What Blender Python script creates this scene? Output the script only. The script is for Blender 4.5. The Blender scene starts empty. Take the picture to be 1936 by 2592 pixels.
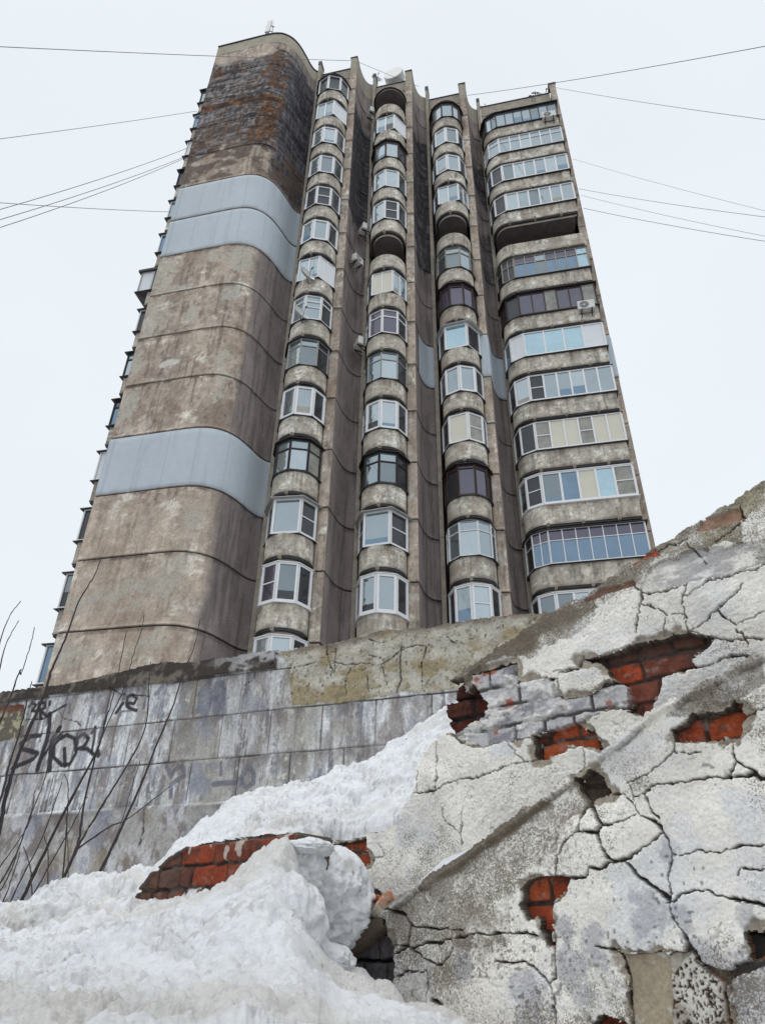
import bpy, math, random
import numpy as np
from mathutils import Matrix, Vector

random.seed(7)
SC = bpy.context.scene
COL = SC.collection
CZ = 1.6                                    # eye height above the ground

# ------------------------------------------------------------------ camera
FPX, PITCH, ROLL = 1800.0, math.radians(32.0826), math.radians(0.98367)
PCX, PCY = 968.0, 1296.0
_c, _s, _cr, _sr = math.cos(PITCH), math.sin(PITCH), math.cos(ROLL), math.sin(ROLL)
_R, _U, _F = Vector((1, 0, 0)), Vector((0, -_s, _c)), Vector((0, _c, _s))
cd = bpy.data.cameras.new('camera')
cam = bpy.data.objects.new('camera', cd)
COL.objects.link(cam)
_r, _u = _cr * _R + _sr * _U, -_sr * _R + _cr * _U
cam.matrix_world = Matrix(((_r.x, _u.x, -_F.x, 0), (_r.y, _u.y, -_F.y, 0), (_r.z, _u.z, -_F.z, CZ), (0, 0, 0, 1)))
cd.sensor_fit = 'HORIZONTAL'
cd.sensor_width = 36.0
cd.lens = 36.0 * FPX / 1936.0
cd.clip_start, cd.clip_end = 0.05, 5000
SC.camera = cam

# ------------------------------------------------------------------ sky and light (overcast)
SUN_EL, SUN_AZ = math.radians(80), math.radians(250)      # behind the camera, a little to the left
W = bpy.data.worlds.new('World')
SC.world = W
W.use_nodes = True
nt = W.node_tree
nt.nodes.clear()
wo = nt.nodes.new('ShaderNodeOutputWorld')
bg = nt.nodes.new('ShaderNodeBackground')
sky = nt.nodes.new('ShaderNodeTexSky')
sky.sky_type = 'NISHITA'
sky.sun_disc = False
sky.sun_elevation = SUN_EL
sky.sun_rotation = SUN_AZ
BGS = 0.1
bg.inputs['Strength'].default_value = BGS
tc = nt.nodes.new('ShaderNodeTexCoord')
dotn = nt.nodes.new('ShaderNodeVectorMath'); dotn.operation = 'DOT_PRODUCT'
dotn.inputs[1].default_value = Vector((0.10, -0.80, 0.25)).normalized()   # sky made brighter behind the camera, out of view, to lift the fill
rmp = nt.nodes.new('ShaderNodeMapRange')
rmp.inputs['From Min'].default_value = -0.15
rmp.inputs['From Max'].default_value = 1.0
rmp.inputs['To Min'].default_value = 0.935 / BGS
rmp.inputs['To Max'].default_value = 1.10 / BGS
nz = nt.nodes.new('ShaderNodeTexNoise')
nz.inputs['Scale'].default_value = 1.7
nz.inputs['Detail'].default_value = 3
nmr = nt.nodes.new('ShaderNodeMapRange')
nmr.inputs['From Min'].default_value = 0.3
nmr.inputs['From Max'].default_value = 0.7
nmr.inputs['To Min'].default_value = 0.965
nmr.inputs['To Max'].default_value = 1.035
mul = nt.nodes.new('ShaderNodeMath'); mul.operation = 'MULTIPLY'
cmb = nt.nodes.new('ShaderNodeMix'); cmb.data_type = 'RGBA'; cmb.blend_type = 'MULTIPLY'
cmb.inputs['Factor'].default_value = 1.0
cmb.inputs['B'].default_value = (0.945, 1.0, 1.05, 1)
mixs = nt.nodes.new('ShaderNodeMix'); mixs.data_type = 'RGBA'
mixs.inputs['Factor'].default_value = 0.93
nt.links.new(tc.outputs['Generated'], dotn.inputs[0])
nt.links.new(dotn.outputs['Value'], rmp.inputs['Value'])
nt.links.new(tc.outputs['Generated'], nz.inputs['Vector'])
nt.links.new(nz.outputs['Fac'], nmr.inputs['Value'])
nt.links.new(rmp.outputs['Result'], mul.inputs[0])
nt.links.new(nmr.outputs['Result'], mul.inputs[1])
nt.links.new(mul.outputs[0], cmb.inputs['A'])
nt.links.new(sky.outputs['Color'], mixs.inputs['A'])
nt.links.new(cmb.outputs['Result'], mixs.inputs['B'])
nt.links.new(mixs.outputs['Result'], bg.inputs['Color'])
nt.links.new(bg.outputs['Background'], wo.inputs['Surface'])
sl = bpy.data.lights.new('sun', 'SUN')
sl.energy = 1.15
sl.angle = math.radians(28)
sl.color = (1.0, 0.97, 0.93)
sun = bpy.data.objects.new('sun', sl)
COL.objects.link(sun)
_sd = Vector((math.sin(SUN_AZ) * math.cos(SUN_EL), math.cos(SUN_AZ) * math.cos(SUN_EL), math.sin(SUN_EL)))
sun.rotation_euler = _sd.to_track_quat('Z', 'Y').to_euler()
SC.view_settings.view_transform = 'Standard'
SC.view_settings.look = 'None'
SC.view_settings.gamma = 1.0
SC.view_settings.exposure = 0.0

# ------------------------------------------------------------------ helpers
def ray(u, v):
    """direction of the line of sight through a point of the 1936 x 2592 photograph"""
    a, b = u - PCX, -(v - PCY)
    px, py = _cr * a - _sr * b, _sr * a + _cr * b
    d = np.array([px, FPX * _c - py * _s, FPX * _s + py * _c])
    return d / np.linalg.norm(d)

def at_r(u, v, r):
    d = ray(u, v)
    p = d * (r / math.hypot(d[0], d[1]))
    return np.array([p[0], p[1], p[2] + CZ])

DSP = 1936 / 1652.0
def px_(crop, x, y):
    return crop[0] + x * crop[2], crop[1] + y * crop[2]
FULL = (0, 0, DSP)
R4 = (1050, 1500, 886 / 1652); R5 = (1300, 1150, 636 / 1652); R7 = (700, 1950, 650 / 1652); R8 = (1250, 1950, 686 / 1652)
L1 = (0, 1100, 700 / 1652); L2 = (0, 1650, 650 / 1652); L3 = (500, 1500, 650 / 1652); L6 = (0, 1950, 800 / 1652)

def _h(ix, iy, seed):
    h = (ix.astype(np.uint32) * np.uint32(374761393) + iy.astype(np.uint32) * np.uint32(668265263) + np.uint32(seed * 2246822519 % 4294967296))
    h = (h ^ (h >> np.uint32(13))) * np.uint32(1274126177)
    h = (h ^ (h >> np.uint32(16))) * np.uint32(2654435761)
    return ((h ^ (h >> np.uint32(15))).astype(np.float32)) / np.float32(4294967295.0)

def vn(x, y, seed=0):
    x = np.asarray(x, np.float32); y = np.asarray(y, np.float32)
    xi, yi = np.floor(x), np.floor(y)
    fx, fy = x - xi, y - yi
    xi, yi = xi.astype(np.int32), yi.astype(np.int32)
    fx = fx * fx * fx * (fx * (fx * 6 - 15) + 10); fy = fy * fy * fy * (fy * (fy * 6 - 15) + 10)
    a, b, c, d = _h(xi, yi, seed), _h(xi + 1, yi, seed), _h(xi, yi + 1, seed), _h(xi + 1, yi + 1, seed)
    return (a * (1 - fx) + b * fx) * (1 - fy) + (c * (1 - fx) + d * fx) * fy

def fbm(x, y, oct=4, seed=0, gain=0.5):
    t, a, n = 0, 1.0, 0
    for i in range(oct):
        cs, sn = math.cos(i * 1.1), math.sin(i * 1.1)
        t = t + a * vn((x * cs - y * sn) + 17.3 * i, (x * sn + y * cs) - 9.1 * i, seed * 31 + i)
        n += a; a *= gain; x = x * 2.03; y = y * 2.03
    return t / n                                             # about 0.2 .. 0.8, mean 0.5

def sst(a, b, x):
    t = np.clip((x - a) / (b - a), 0, 1)
    return t * t * (3 - 2 * t)

def mixc(c, d, t):
    c, d = np.asarray(c, float), np.asarray(d, float)
    t = np.asarray(t)[..., None]
    return c * (1 - t) + d * t

def inpoly(x, y, poly):
    r = np.zeros(np.shape(x), bool)
    n = len(poly)
    for i in range(n):
        x1, y1 = poly[i]; x2, y2 = poly[(i + 1) % n]
        if y1 == y2: continue
        r ^= ((y1 > y) != (y2 > y)) & (x < (x2 - x1) * (y - y1) / (y2 - y1) + x1)
    return r

def pldist(x, y, pts, reach):
    """distance to a polyline (large beyond reach) and the 0..1 position along it"""
    D = np.full(np.shape(x), 9e9)
    n = len(pts) - 1
    T = np.zeros(np.shape(x))
    for i in range(n):
        (x1, y1), (x2, y2) = pts[i], pts[i + 1]
        m = (x > min(x1, x2) - reach) & (x < max(x1, x2) + reach) & (y > min(y1, y2) - reach) & (y < max(y1, y2) + reach)
        if not m.any(): continue
        xx, yy = x[m] - x1, y[m] - y1
        dx, dy = x2 - x1, y2 - y1
        t = np.clip((xx * dx + yy * dy) / (dx * dx + dy * dy + 1e-12), 0, 1)
        d = np.hypot(xx - t * dx, yy - t * dy)
        k = np.where(d < D[m])[0]
        dm, tm = D[m], T[m]
        dm[k] = d[k]; tm[k] = (i + t[k]) / n
        D[m] = dm; T[m] = tm
    return D, T

def link(name, me, parent=None):
    o = bpy.data.objects.new(name, me)
    COL.objects.link(o)
    if parent is not None: o.parent = parent
    return o

def tag(o, label=None, cat=None, group=None, kind=None):
    if label: o['label'] = label
    if cat: o['category'] = cat
    if group: o['group'] = group
    if kind: o['kind'] = kind
    return o

def empty(name, loc, rz=0.0):
    o = link(name, None)
    o.location = loc
    o.rotation_euler = (0, 0, rz)
    o.empty_display_size = 0.3
    return o

def mesh_np(name, V, Q, mats, parent=None, col=None, smooth=True, mi=None):
    me = bpy.data.meshes.new(name)
    V = np.asarray(V, np.float32); Q = np.asarray(Q, np.int32)
    me.vertices.add(len(V)); me.vertices.foreach_set('co', V.ravel())
    me.loops.add(Q.size); me.loops.foreach_set('vertex_index', Q.ravel())
    me.polygons.add(len(Q))
    me.polygons.foreach_set('loop_start', np.arange(0, Q.size, Q.shape[1], dtype=np.int32))
    me.polygons.foreach_set('use_smooth', np.full(len(Q), smooth))
    if mi is not None: me.polygons.foreach_set('material_index', np.asarray(mi, np.int32))
    for m in (mats if isinstance(mats, (list, tuple)) else [mats]): me.materials.append(m)
    if col is not None:
        at = me.color_attributes.new('Col', 'FLOAT_COLOR', 'POINT')
        c = np.ones((len(V), 4), np.float32); c[:, :col.shape[1]] = np.clip(col, 0.003, 0.95)
        at.data.foreach_set('color', c.ravel())
    me.update(calc_edges=True)
    me.validate()
    return link(name, me, parent)

class MB:
    """collects boxes, bars and tubes, then links them as one mesh object"""
    def __init__(s): s.v = []; s.f = []; s.m = []
    def quad(s, a, b, c, d, m=0):
        i = len(s.v); s.v += [tuple(a), tuple(b), tuple(c), tuple(d)]; s.f.append((i, i + 1, i + 2, i + 3)); s.m.append(m)
    def hexa(s, p, m=0):
        i = len(s.v); s.v += [tuple(q) for q in p]
        for f in ((0, 3, 2, 1), (4, 5, 6, 7), (0, 1, 5, 4), (1, 2, 6, 5), (2, 3, 7, 6), (3, 0, 4, 7)):
            s.f.append(tuple(i + k for k in f)); s.m.append(m)
    def box(s, x0, x1, y0, y1, z0, z1, m=0):
        s.hexa([(x0, y0, z0), (x1, y0, z0), (x1, y1, z0), (x0, y1, z0), (x0, y0, z1), (x1, y0, z1), (x1, y1, z1), (x0, y1, z1)], m)
    def bar(s, a, b, n0, n1, nrm, z0, z1, m=0):
        """upright box standing on the plan line a-b, from n0 to n1 along the plan normal"""
        q = [(a[0] + nrm[0] * k, a[1] + nrm[1] * k) for k in (n1, n0)] + [(b[0] + nrm[0] * k, b[1] + nrm[1] * k) for k in (n0, n1)]
        p = [q[0], q[3], q[2], q[1]]
        s.hexa([(x, y, z0) for x, y in p] + [(x, y, z1) for x, y in p], m)
    def tube(s, pts, rad, n=8, m=0, cap=True):
        pts = [Vector(p) for p in pts]
        rad = rad if isinstance(rad, (list, tuple)) else [rad] * len(pts)
        base = len(s.v)
        for i, p in enumerate(pts):
            t = (pts[min(i + 1, len(pts) - 1)] - pts[max(i - 1, 0)]).normalized()
            a = t.cross(Vector((0, 0, 1)) if abs(t.z) < 0.9 else Vector((1, 0, 0))).normalized(); b = t.cross(a)
            for k in range(n):
                q = p + rad[i] * (math.cos(2 * math.pi * k / n) * a + math.sin(2 * math.pi * k / n) * b)
                s.v.append(tuple(q))
        for i in range(len(pts) - 1):
            for k in range(n):
                a0 = base + i * n + k; a1 = base + i * n + (k + 1) % n
                s.f.append((a0, a1, a1 + n, a0 + n)); s.m.append(m)
        if cap:
            s.f.append(tuple(base + k for k in range(n - 1, -1, -1))); s.m.append(m)
            s.f.append(tuple(base + (len(pts) - 1) * n + k for k in range(n))); s.m.append(m)
    def prism(s, poly, z0, z1, m=0):
        i = len(s.v); n = len(poly)
        s.v += [(x, y, z0) for x, y in poly] + [(x, y, z1) for x, y in poly]
        s.f.append(tuple(i + k for k in range(n - 1, -1, -1))); s.f.append(tuple(i + n + k for k in range(n))); s.m += [m, m]
        for k in range(n):
            j = (k + 1) % n
            s.f.append((i + k, i + j, i + n + j, i + n + k)); s.m.append(m)
    def build(s, name, mats, parent=None, off=(0, 0, 0), smooth=False):
        me = bpy.data.meshes.new(name)
        me.from_pydata([(x - off[0], y - off[1], z - off[2]) for x, y, z in s.v], [], s.f)
        for m in (mats if isinstance(mats, (list, tuple)) else [mats]): me.materials.append(m)
        me.polygons.foreach_set('material_index', s.m)
        me.polygons.foreach_set('use_smooth', [smooth] * len(s.f))
        me.update()
        return link(name, me, parent)

# ------------------------------------------------------------------ materials
def mat_plain(name, col, rough=0.6, metal=0.0, var=0.25, scale=6.0, bump=0.0, spec=0.4):
    m = bpy.data.materials.new(name); m.use_nodes = True
    t = m.node_tree; b = t.nodes['Principled BSDF']
    b.inputs['Roughness'].default_value = rough; b.inputs['Metallic'].default_value = metal
    b.inputs['Specular IOR Level'].default_value = spec
    co = t.nodes.new('ShaderNodeTexCoord')
    n = t.nodes.new('ShaderNodeTexNoise'); n.inputs['Scale'].default_value = scale; n.inputs['Detail'].default_value = 6
    n.inputs['Roughness'].default_value = 0.65
    r = t.nodes.new('ShaderNodeMapRange'); r.inputs['From Min'].default_value = 0.25; r.inputs['From Max'].default_value = 0.75
    r.inputs['To Min'].default_value = 1 - var; r.inputs['To Max'].default_value = 1 + var
    mx = t.nodes.new('ShaderNodeMix'); mx.data_type = 'RGBA'; mx.blend_type = 'MULTIPLY'; mx.inputs['Factor'].default_value = 1
    mx.inputs['A'].default_value = (*col, 1)
    t.links.new(co.outputs['Object'], n.inputs['Vector']); t.links.new(n.outputs['Fac'], r.inputs['Value'])
    t.links.new(r.outputs['Result'], mx.inputs['B']); t.links.new(mx.outputs['Result'], b.inputs['Base Color'])
    if bump:
        bp = t.nodes.new('ShaderNodeBump'); bp.inputs['Strength'].default_value = bump; bp.inputs['Distance'].default_value = 0.02
        t.links.new(n.outputs['Fac'], bp.inputs['Height']); t.links.new(bp.outputs['Normal'], b.inputs['Normal'])
    return m

def mat_vcol(name, rough=0.85, scale=40.0, var=0.3, bump=0.4, dist=0.01, spec=0.3, sss=0.0):
    """colour from the mesh attribute, broken up by fine procedural grain"""
    m = mat_plain(name, (1, 1, 1), rough, 0, var, scale, 0, spec)
    t = m.node_tree; b = t.nodes['Principled BSDF']
    mx = [n for n in t.nodes if n.type == 'MIX'][0]; n = [n for n in t.nodes if n.type == 'TEX_NOISE'][0]
    a = t.nodes.new('ShaderNodeAttribute'); a.attribute_name = 'Col'
    t.links.new(a.outputs['Color'], mx.inputs['A'])
    n.inputs['Detail'].default_value = 8; n.inputs['Roughness'].default_value = 0.72
    if bump:
        bp = t.nodes.new('ShaderNodeBump'); bp.inputs['Strength'].default_value = bump; bp.inputs['Distance'].default_value = dist
        t.links.new(n.outputs['Fac'], bp.inputs['Height']); t.links.new(bp.outputs['Normal'], b.inputs['Normal'])
    if sss:
        b.inputs['Subsurface Weight'].default_value = sss
        b.inputs['Subsurface Radius'].default_value = (0.03, 0.04, 0.05)
        b.inputs['Subsurface Scale'].default_value = 0.4
    return m

def mat_glass(name, col, refl, gcol=(0.82, 0.94, 1.0), rough=0.03, var=0.35):
    """window glass: the room behind reads as a dull tone, the sky is mirrored in the sheet"""
    m = mat_plain(name, col, 0.5, 0, var, 1.3, 0, 0.2)
    t = m.node_tree; b = t.nodes['Principled BSDF']; out = t.nodes['Material Output']
    g = t.nodes.new('ShaderNodeBsdfGlossy'); g.inputs['Color'].default_value = (*gcol, 1); g.inputs['Roughness'].default_value = rough
    fr = t.nodes.new('ShaderNodeFresnel'); fr.inputs['IOR'].default_value = 1.5 if refl > 0.05 else 1.12
    ad = t.nodes.new('ShaderNodeMath'); ad.operation = 'ADD'; ad.use_clamp = True; ad.inputs[1].default_value = refl
    mx = t.nodes.new('ShaderNodeMixShader')
    n2 = t.nodes.new('ShaderNodeTexNoise'); n2.inputs['Scale'].default_value = 2.2
    bp = t.nodes.new('ShaderNodeBump'); bp.inputs['Strength'].default_value = 0.08; bp.inputs['Distance'].default_value = 0.05
    co = [n for n in t.nodes if n.type == 'TEX_COORD'][0]
    t.links.new(co.outputs['Object'], n2.inputs['Vector']); t.links.new(n2.outputs['Fac'], bp.inputs['Height']); t.links.new(bp.outputs['Normal'], g.inputs['Normal'])
    t.links.new(fr.outputs['Fac'], ad.inputs[0]); t.links.new(ad.outputs[0], mx.inputs['Fac'])
    t.links.new(b.outputs['BSDF'], mx.inputs[1]); t.links.new(g.outputs['BSDF'], mx.inputs[2]); t.links.new(mx.outputs['Shader'], out.inputs['Surface'])
    return m

M = {}
M['concrete'] = mat_vcol('weathered_concrete', 0.9, 16.0, 0.34, 0.35, 0.02)
M['balcony'] = mat_vcol('balcony_concrete', 0.9, 20.0, 0.38, 0.3, 0.012)
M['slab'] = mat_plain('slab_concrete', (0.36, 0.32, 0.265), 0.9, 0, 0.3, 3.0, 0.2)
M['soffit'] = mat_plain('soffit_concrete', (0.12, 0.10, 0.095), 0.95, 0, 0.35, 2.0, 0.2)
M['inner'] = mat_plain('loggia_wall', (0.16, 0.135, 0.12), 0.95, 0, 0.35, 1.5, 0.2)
M['roof_trim'] = mat_plain('bitumen_trim', (0.03, 0.035, 0.045), 0.7, 0, 0.4, 5.0)
M['sill'] = mat_plain('sheet_sill', (0.045, 0.043, 0.045), 0.5, 0.2, 0.4, 5.0)
M['white'] = mat_plain('white_plastic_frame', (0.80, 0.80, 0.80), 0.35, 0, 0.06, 3.0, 0, 0.5)
M['grey'] = mat_plain('grey_metal_frame', (0.42, 0.42, 0.40), 0.5, 0, 0.2, 6.0)
M['black'] = mat_plain('dark_painted_frame', (0.025, 0.02, 0.02), 0.45, 0, 0.4, 5.0)
M['brown'] = mat_plain('brown_wood_frame', (0.045, 0.022, 0.018), 0.5, 0, 0.4, 8.0)
M['worn'] = mat_plain('worn_wood_frame', (0.36, 0.33, 0.28), 0.7, 0, 0.4, 12.0)
M['g_sky'] = mat_glass('window_glass', (0.11, 0.14, 0.15), 0.26)
M['g_sky_dim'] = mat_glass('darker_window_glass', (0.06, 0.075, 0.085), 0.15)  # duller, less mirroring variant; panes pick theirs at random
M['g_sky_pale'] = mat_glass('pale_window_glass', (0.17, 0.19, 0.19), 0.34)
M['g_dark'] = mat_glass('dim_window_glass', (0.025, 0.022, 0.025), 0.045)
M['g_blue'] = mat_glass('blue_tinted_glass', (0.20, 0.33, 0.40), 0.34, (0.72, 0.92, 1.0))
M['g_deep'] = mat_glass('deep_blue_glass', (0.07, 0.12, 0.18), 0.16, (0.6, 0.8, 1.0))
M['g_purple'] = mat_glass('purple_tinted_glass', (0.042, 0.036, 0.055), 0.07, (0.82, 0.80, 0.95))
M['blind'] = mat_glass('cream_blind_behind_glass', (0.66, 0.62, 0.50), 0.05, var=0.05)
M['net'] = mat_glass('net_curtain_behind_glass', (0.30, 0.29, 0.25), 0.04, var=0.5)
M['panel'] = mat_plain('white_sandwich_panel', (0.76, 0.78, 0.80), 0.45, 0, 0.05, 3.0)
PANES = ['g_sky', 'g_dark', 'g_blue', 'g_deep', 'g_purple', 'blind', 'net', 'panel', 'g_sky_dim', 'g_sky_pale']
M['clad'] = mat_vcol('pale_blue_render', 0.6, 5.0, 0.07, 0.05, 0.01)
M['plaster'] = mat_vcol('cracked_plaster', 0.88, 110.0, 0.20, 0.6, 0.004)
def speckle(m, scale):
    """fine lichen and soot grain; the attribute's fourth channel says how grimy the spot is"""
    t = m.node_tree; b = t.nodes['Principled BSDF']
    src = b.inputs['Base Color'].links[0].from_socket
    a = [n for n in t.nodes if n.type == 'ATTRIBUTE'][0]; co = [n for n in t.nodes if n.type == 'TEX_COORD'][0]
    n = t.nodes.new('ShaderNodeTexNoise'); n.inputs['Scale'].default_value = scale; n.inputs['Detail'].default_value = 5; n.inputs['Roughness'].default_value = 0.75
    ad = t.nodes.new('ShaderNodeMath'); ad.operation = 'MULTIPLY_ADD'; ad.inputs[1].default_value = 0.26
    mr = t.nodes.new('ShaderNodeMapRange'); mr.interpolation_type = 'SMOOTHSTEP'; mr.inputs['From Min'].default_value = 0.595; mr.inputs['From Max'].default_value = 0.69; mr.inputs['To Max'].default_value = 0.8
    mx = t.nodes.new('ShaderNodeMix'); mx.data_type = 'RGBA'; mx.inputs['B'].default_value = (0.145, 0.115, 0.080, 1)
    t.links.new(co.outputs['Object'], n.inputs['Vector'])
    t.links.new(a.outputs['Alpha'], ad.inputs[0]); t.links.new(n.outputs['Fac'], ad.inputs[2]); t.links.new(ad.outputs[0], mr.inputs['Value'])
    t.links.new(mr.outputs['Result'], mx.inputs['Factor']); t.links.new(src, mx.inputs['A']); t.links.new(mx.outputs['Result'], b.inputs['Base Color'])
speckle(M['plaster'], 150.0)
M['brick'] = mat_vcol('old_brick', 0.9, 70.0, 0.35, 0.6, 0.005)
M['tile'] = mat_vcol('stained_stone_tile', 0.8, 45.0, 0.38, 0.3, 0.004)
M['snow'] = mat_vcol('dirty_snow', 0.5, 34.0, 0.10, 1.0, 0.02, 0.3, 0.0)
M['stem'] = mat_plain('dark_bark', (0.028, 0.022, 0.022), 0.7, 0, 0.4, 30.0, 0.3)
M['stem2'] = mat_plain('grey_bark', (0.07, 0.058, 0.055), 0.7, 0, 0.4, 30.0, 0.3)
M['ac'] = mat_plain('air_conditioner_paint', (0.66, 0.66, 0.62), 0.4, 0, 0.08, 4.0)
M['dark'] = mat_plain('dark_metal', (0.03, 0.03, 0.032), 0.5, 0.3, 0.3, 6.0)
M['dish'] = mat_plain('dish_paint', (0.55, 0.56, 0.54), 0.4, 0, 0.12, 4.0)
M['wire'] = mat_plain('cable_sheath', (0.16, 0.17, 0.19), 0.6, 0, 0.2, 2.0)
M['leaf'] = mat_plain('dead_leaf', (0.10, 0.065, 0.035), 0.9, 0, 0.6, 9.0)
M['stone'] = mat_vcol('broken_masonry', 0.9, 60.0, 0.35, 0.6, 0.005)

# ------------------------------------------------------------------ ground
gm = mat_plain('slushy_ground', (0.30, 0.30, 0.31), 0.8, 0, 0.3, 0.4, 0.4)
g = MB()
N = 24
xs = np.linspace(-1200, 1200, N)
for i in range(N - 1):
    for j in range(N - 1):
        g.quad((xs[i], xs[j], 0), (xs[i + 1], xs[j], 0), (xs[i + 1], xs[j + 1], 0), (xs[i], xs[j + 1], 0))
tag(g.build('ground', gm), kind='structure')

# ================================================================== THE TOWER
ANG = math.radians(12.8)
TU, TD = Vector((math.cos(ANG), -math.sin(ANG))), Vector((math.sin(ANG), math.cos(ANG)))
U0, D0 = -5.4, 24.0
HF = 2.8
Z13 = 9.25499
def ZK(k): return CZ + Z13 + (13 - k) * HF
def KK(z): return 13 - (z - CZ - Z13) / HF
def tw(u, d, z=0):                                            # tower plan -> world
    return (TU.x * u + TD.x * d, TU.y * u + TD.y * d, z)
tower = empty('apartment_tower', tw(U0, D0, 0), -ANG)
tag(tower, 'tall weathered concrete apartment tower with wavy facade and columns of rounded balconies', 'building')
OFF = (U0, D0, 0)
def tnp(name, V, Q, mats, parent, **k):
    V = np.array(V, float); V[:, 0] -= U0; V[:, 1] -= D0
    return mesh_np(name, V, Q, mats, parent, **k)

def catmull(pts, n=10):
    P = [np.array(p, float) for p in pts]
    P = [2 * P[0] - P[1]] + P + [2 * P[-1] - P[-2]]
    out = []
    for i in range(1, len(P) - 2):
        for k in range(n):
            t = k / n
            out.append(0.5 * ((2 * P[i]) + (-P[i - 1] + P[i + 1]) * t + (2 * P[i - 1] - 5 * P[i] + 4 * P[i + 1] - P[i + 2]) * t * t + (-P[i - 1] + 3 * P[i] - 3 * P[i + 1] + P[i + 2]) * t ** 3))
    out.append(P[-2])
    return np.array(out)

def resample(P, step):
    L = np.concatenate([[0], np.cumsum(np.hypot(*np.diff(P, axis=0).T))])
    n = max(2, int(L[-1] / step) + 1)
    s = np.linspace(0, L[-1], n)
    return np.stack([np.interp(s, L, P[:, 0]), np.interp(s, L, P[:, 1])], 1), s

def normals(P):
    T = np.gradient(P, axis=0); T /= np.linalg.norm(T, axis=1)[:, None] + 1e-12
    return np.stack([T[:, 1], -T[:, 0]], 1)                  # outwards (towards smaller d)

def zrows(z0, z1, step):
    z = list(np.arange(z0, z1 + 1e-6, step))
    for k in range(-1, 18):
        zj = ZK(k)
        if z0 + 0.1 < zj < z1 - 0.1:
            z = [q for q in z if abs(q - zj) > 0.07] + [zj - 0.05, zj - 0.034, zj - 0.028, zj + 0.028, zj + 0.034, zj + 0.075]
    return np.array(sorted(z))

def joint_h(z, k0=-0.5):
    h = np.zeros_like(z)
    for k in range(0, 18):
        d = z - ZK(k)
        h = np.where(np.abs(d) < 0.030, -0.07, h)
        h = np.where((d > 0.030) & (d < 0.09), 0.02, h)
    return h

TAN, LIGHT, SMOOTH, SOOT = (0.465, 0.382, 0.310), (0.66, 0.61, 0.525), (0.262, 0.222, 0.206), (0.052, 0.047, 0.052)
def concrete_col(s, z, seed, light=0.5, base=TAN, top=LIGHT):
    a = fbm(s * 0.9 + seed, z * 1.3, 6, seed, 0.62)
    b = fbm(s * 3.1, z * 4.0, 4, seed + 3, 0.6)
    d = fbm(s * 9, z * 11, 4, seed + 4, 0.7)
    v = a * 0.55 + b * 0.25 + d * 0.20
    c = mixc(base, top, sst(0.50, 0.78 - light * 0.1, v) * 0.55)
    c = mixc(c, top, sst(0.635 - light * 0.10, 0.665 - light * 0.10, v) * 0.75)
    c = c * (0.62 + 0.76 * fbm(s * 1.6, z * 0.45, 4, seed + 5))[..., None] * (0.72 + 0.56 * d)[..., None] * (0.75 + 0.5 * b)[..., None]
    c = mixc(c, np.asarray(base, float) * 0.5, sst(0.56, 0.68, fbm(s * 4.5, z * 2.2, 5, seed + 6, 0.65)) * 0.5)
    dr = fbm(s * 7, z * 0.35, 5, seed + 13, 0.65)
    c = c * (1 - 0.40 * sst(0.52, 0.66, dr) * sst(0.40, 0.60, fbm(s * 1.1, z * 0.8, 3, seed + 14)))[..., None]
    r = sst(0.55, 0.75, fbm(s * 1.2, z * 0.5, 4, seed + 8))
    c = mixc(c, np.array([0.25, 0.175, 0.125]), r * 0.45)
    c = mixc(c, np.array([0.09, 0.075, 0.065]), sst(0.72, 0.8, fbm(s * 5, z * 5, 4, seed + 11)) * 0.5)
    return c

ZTOP, ZWALL = CZ + 49.3, CZ + 49.45
def skin(name, P, s, z, colf, disp, parent, mat='concrete', offs=0.0):
    Nn = normals(P)
    S, Zg = np.meshgrid(s, z)
    H = disp(S, Zg) + offs
    X = P[None, :, 0] + Nn[None, :, 0] * H
    Y = P[None, :, 1] + Nn[None, :, 1] * H
    V = np.stack([X, Y, Zg], -1).reshape(-1, 3)
    nz_, ns = Zg.shape
    i = np.arange(nz_ * ns).reshape(nz_, ns)
    Q = np.stack([i[:-1, :-1], i[:-1, 1:], i[1:, 1:], i[1:, :-1]], -1).reshape(-1, 4)
    return tnp(name, V, Q, M[mat], parent, col=colf(S, Zg).reshape(-1, 3))

# ---- the blank wall on the left with its big S-curve
WP = [(-15.86, 19.92), (-14.9, 19.91), (-13.9, 19.90), (-12.9, 19.89), (-12.3, 19.90), (-11.85, 19.95), (-11.45, 20.09), (-11.04, 20.41), (-10.74, 20.9),
      (-10.52, 21.6), (-10.39, 22.15), (-10.22, 22.53), (-9.95, 22.76)]
PW, SW = resample(catmull(WP, 14), 0.055)
zW = zrows(0.0, ZWALL, 0.075)

def blob(S, K, s0, k0, rs, rk, seed, thr=0.0):
    e = 1 - np.hypot((S - s0) / rs, (K - k0) / rk)
    return sst(0.0, 0.12, e + (fbm(S * 2.6, K * 7, 4, seed) - 0.5) * 1.9 + (fbm(S * 10, K * 26, 3, seed + 1, 0.7) - 0.5) * 0.8 - thr)

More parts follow.
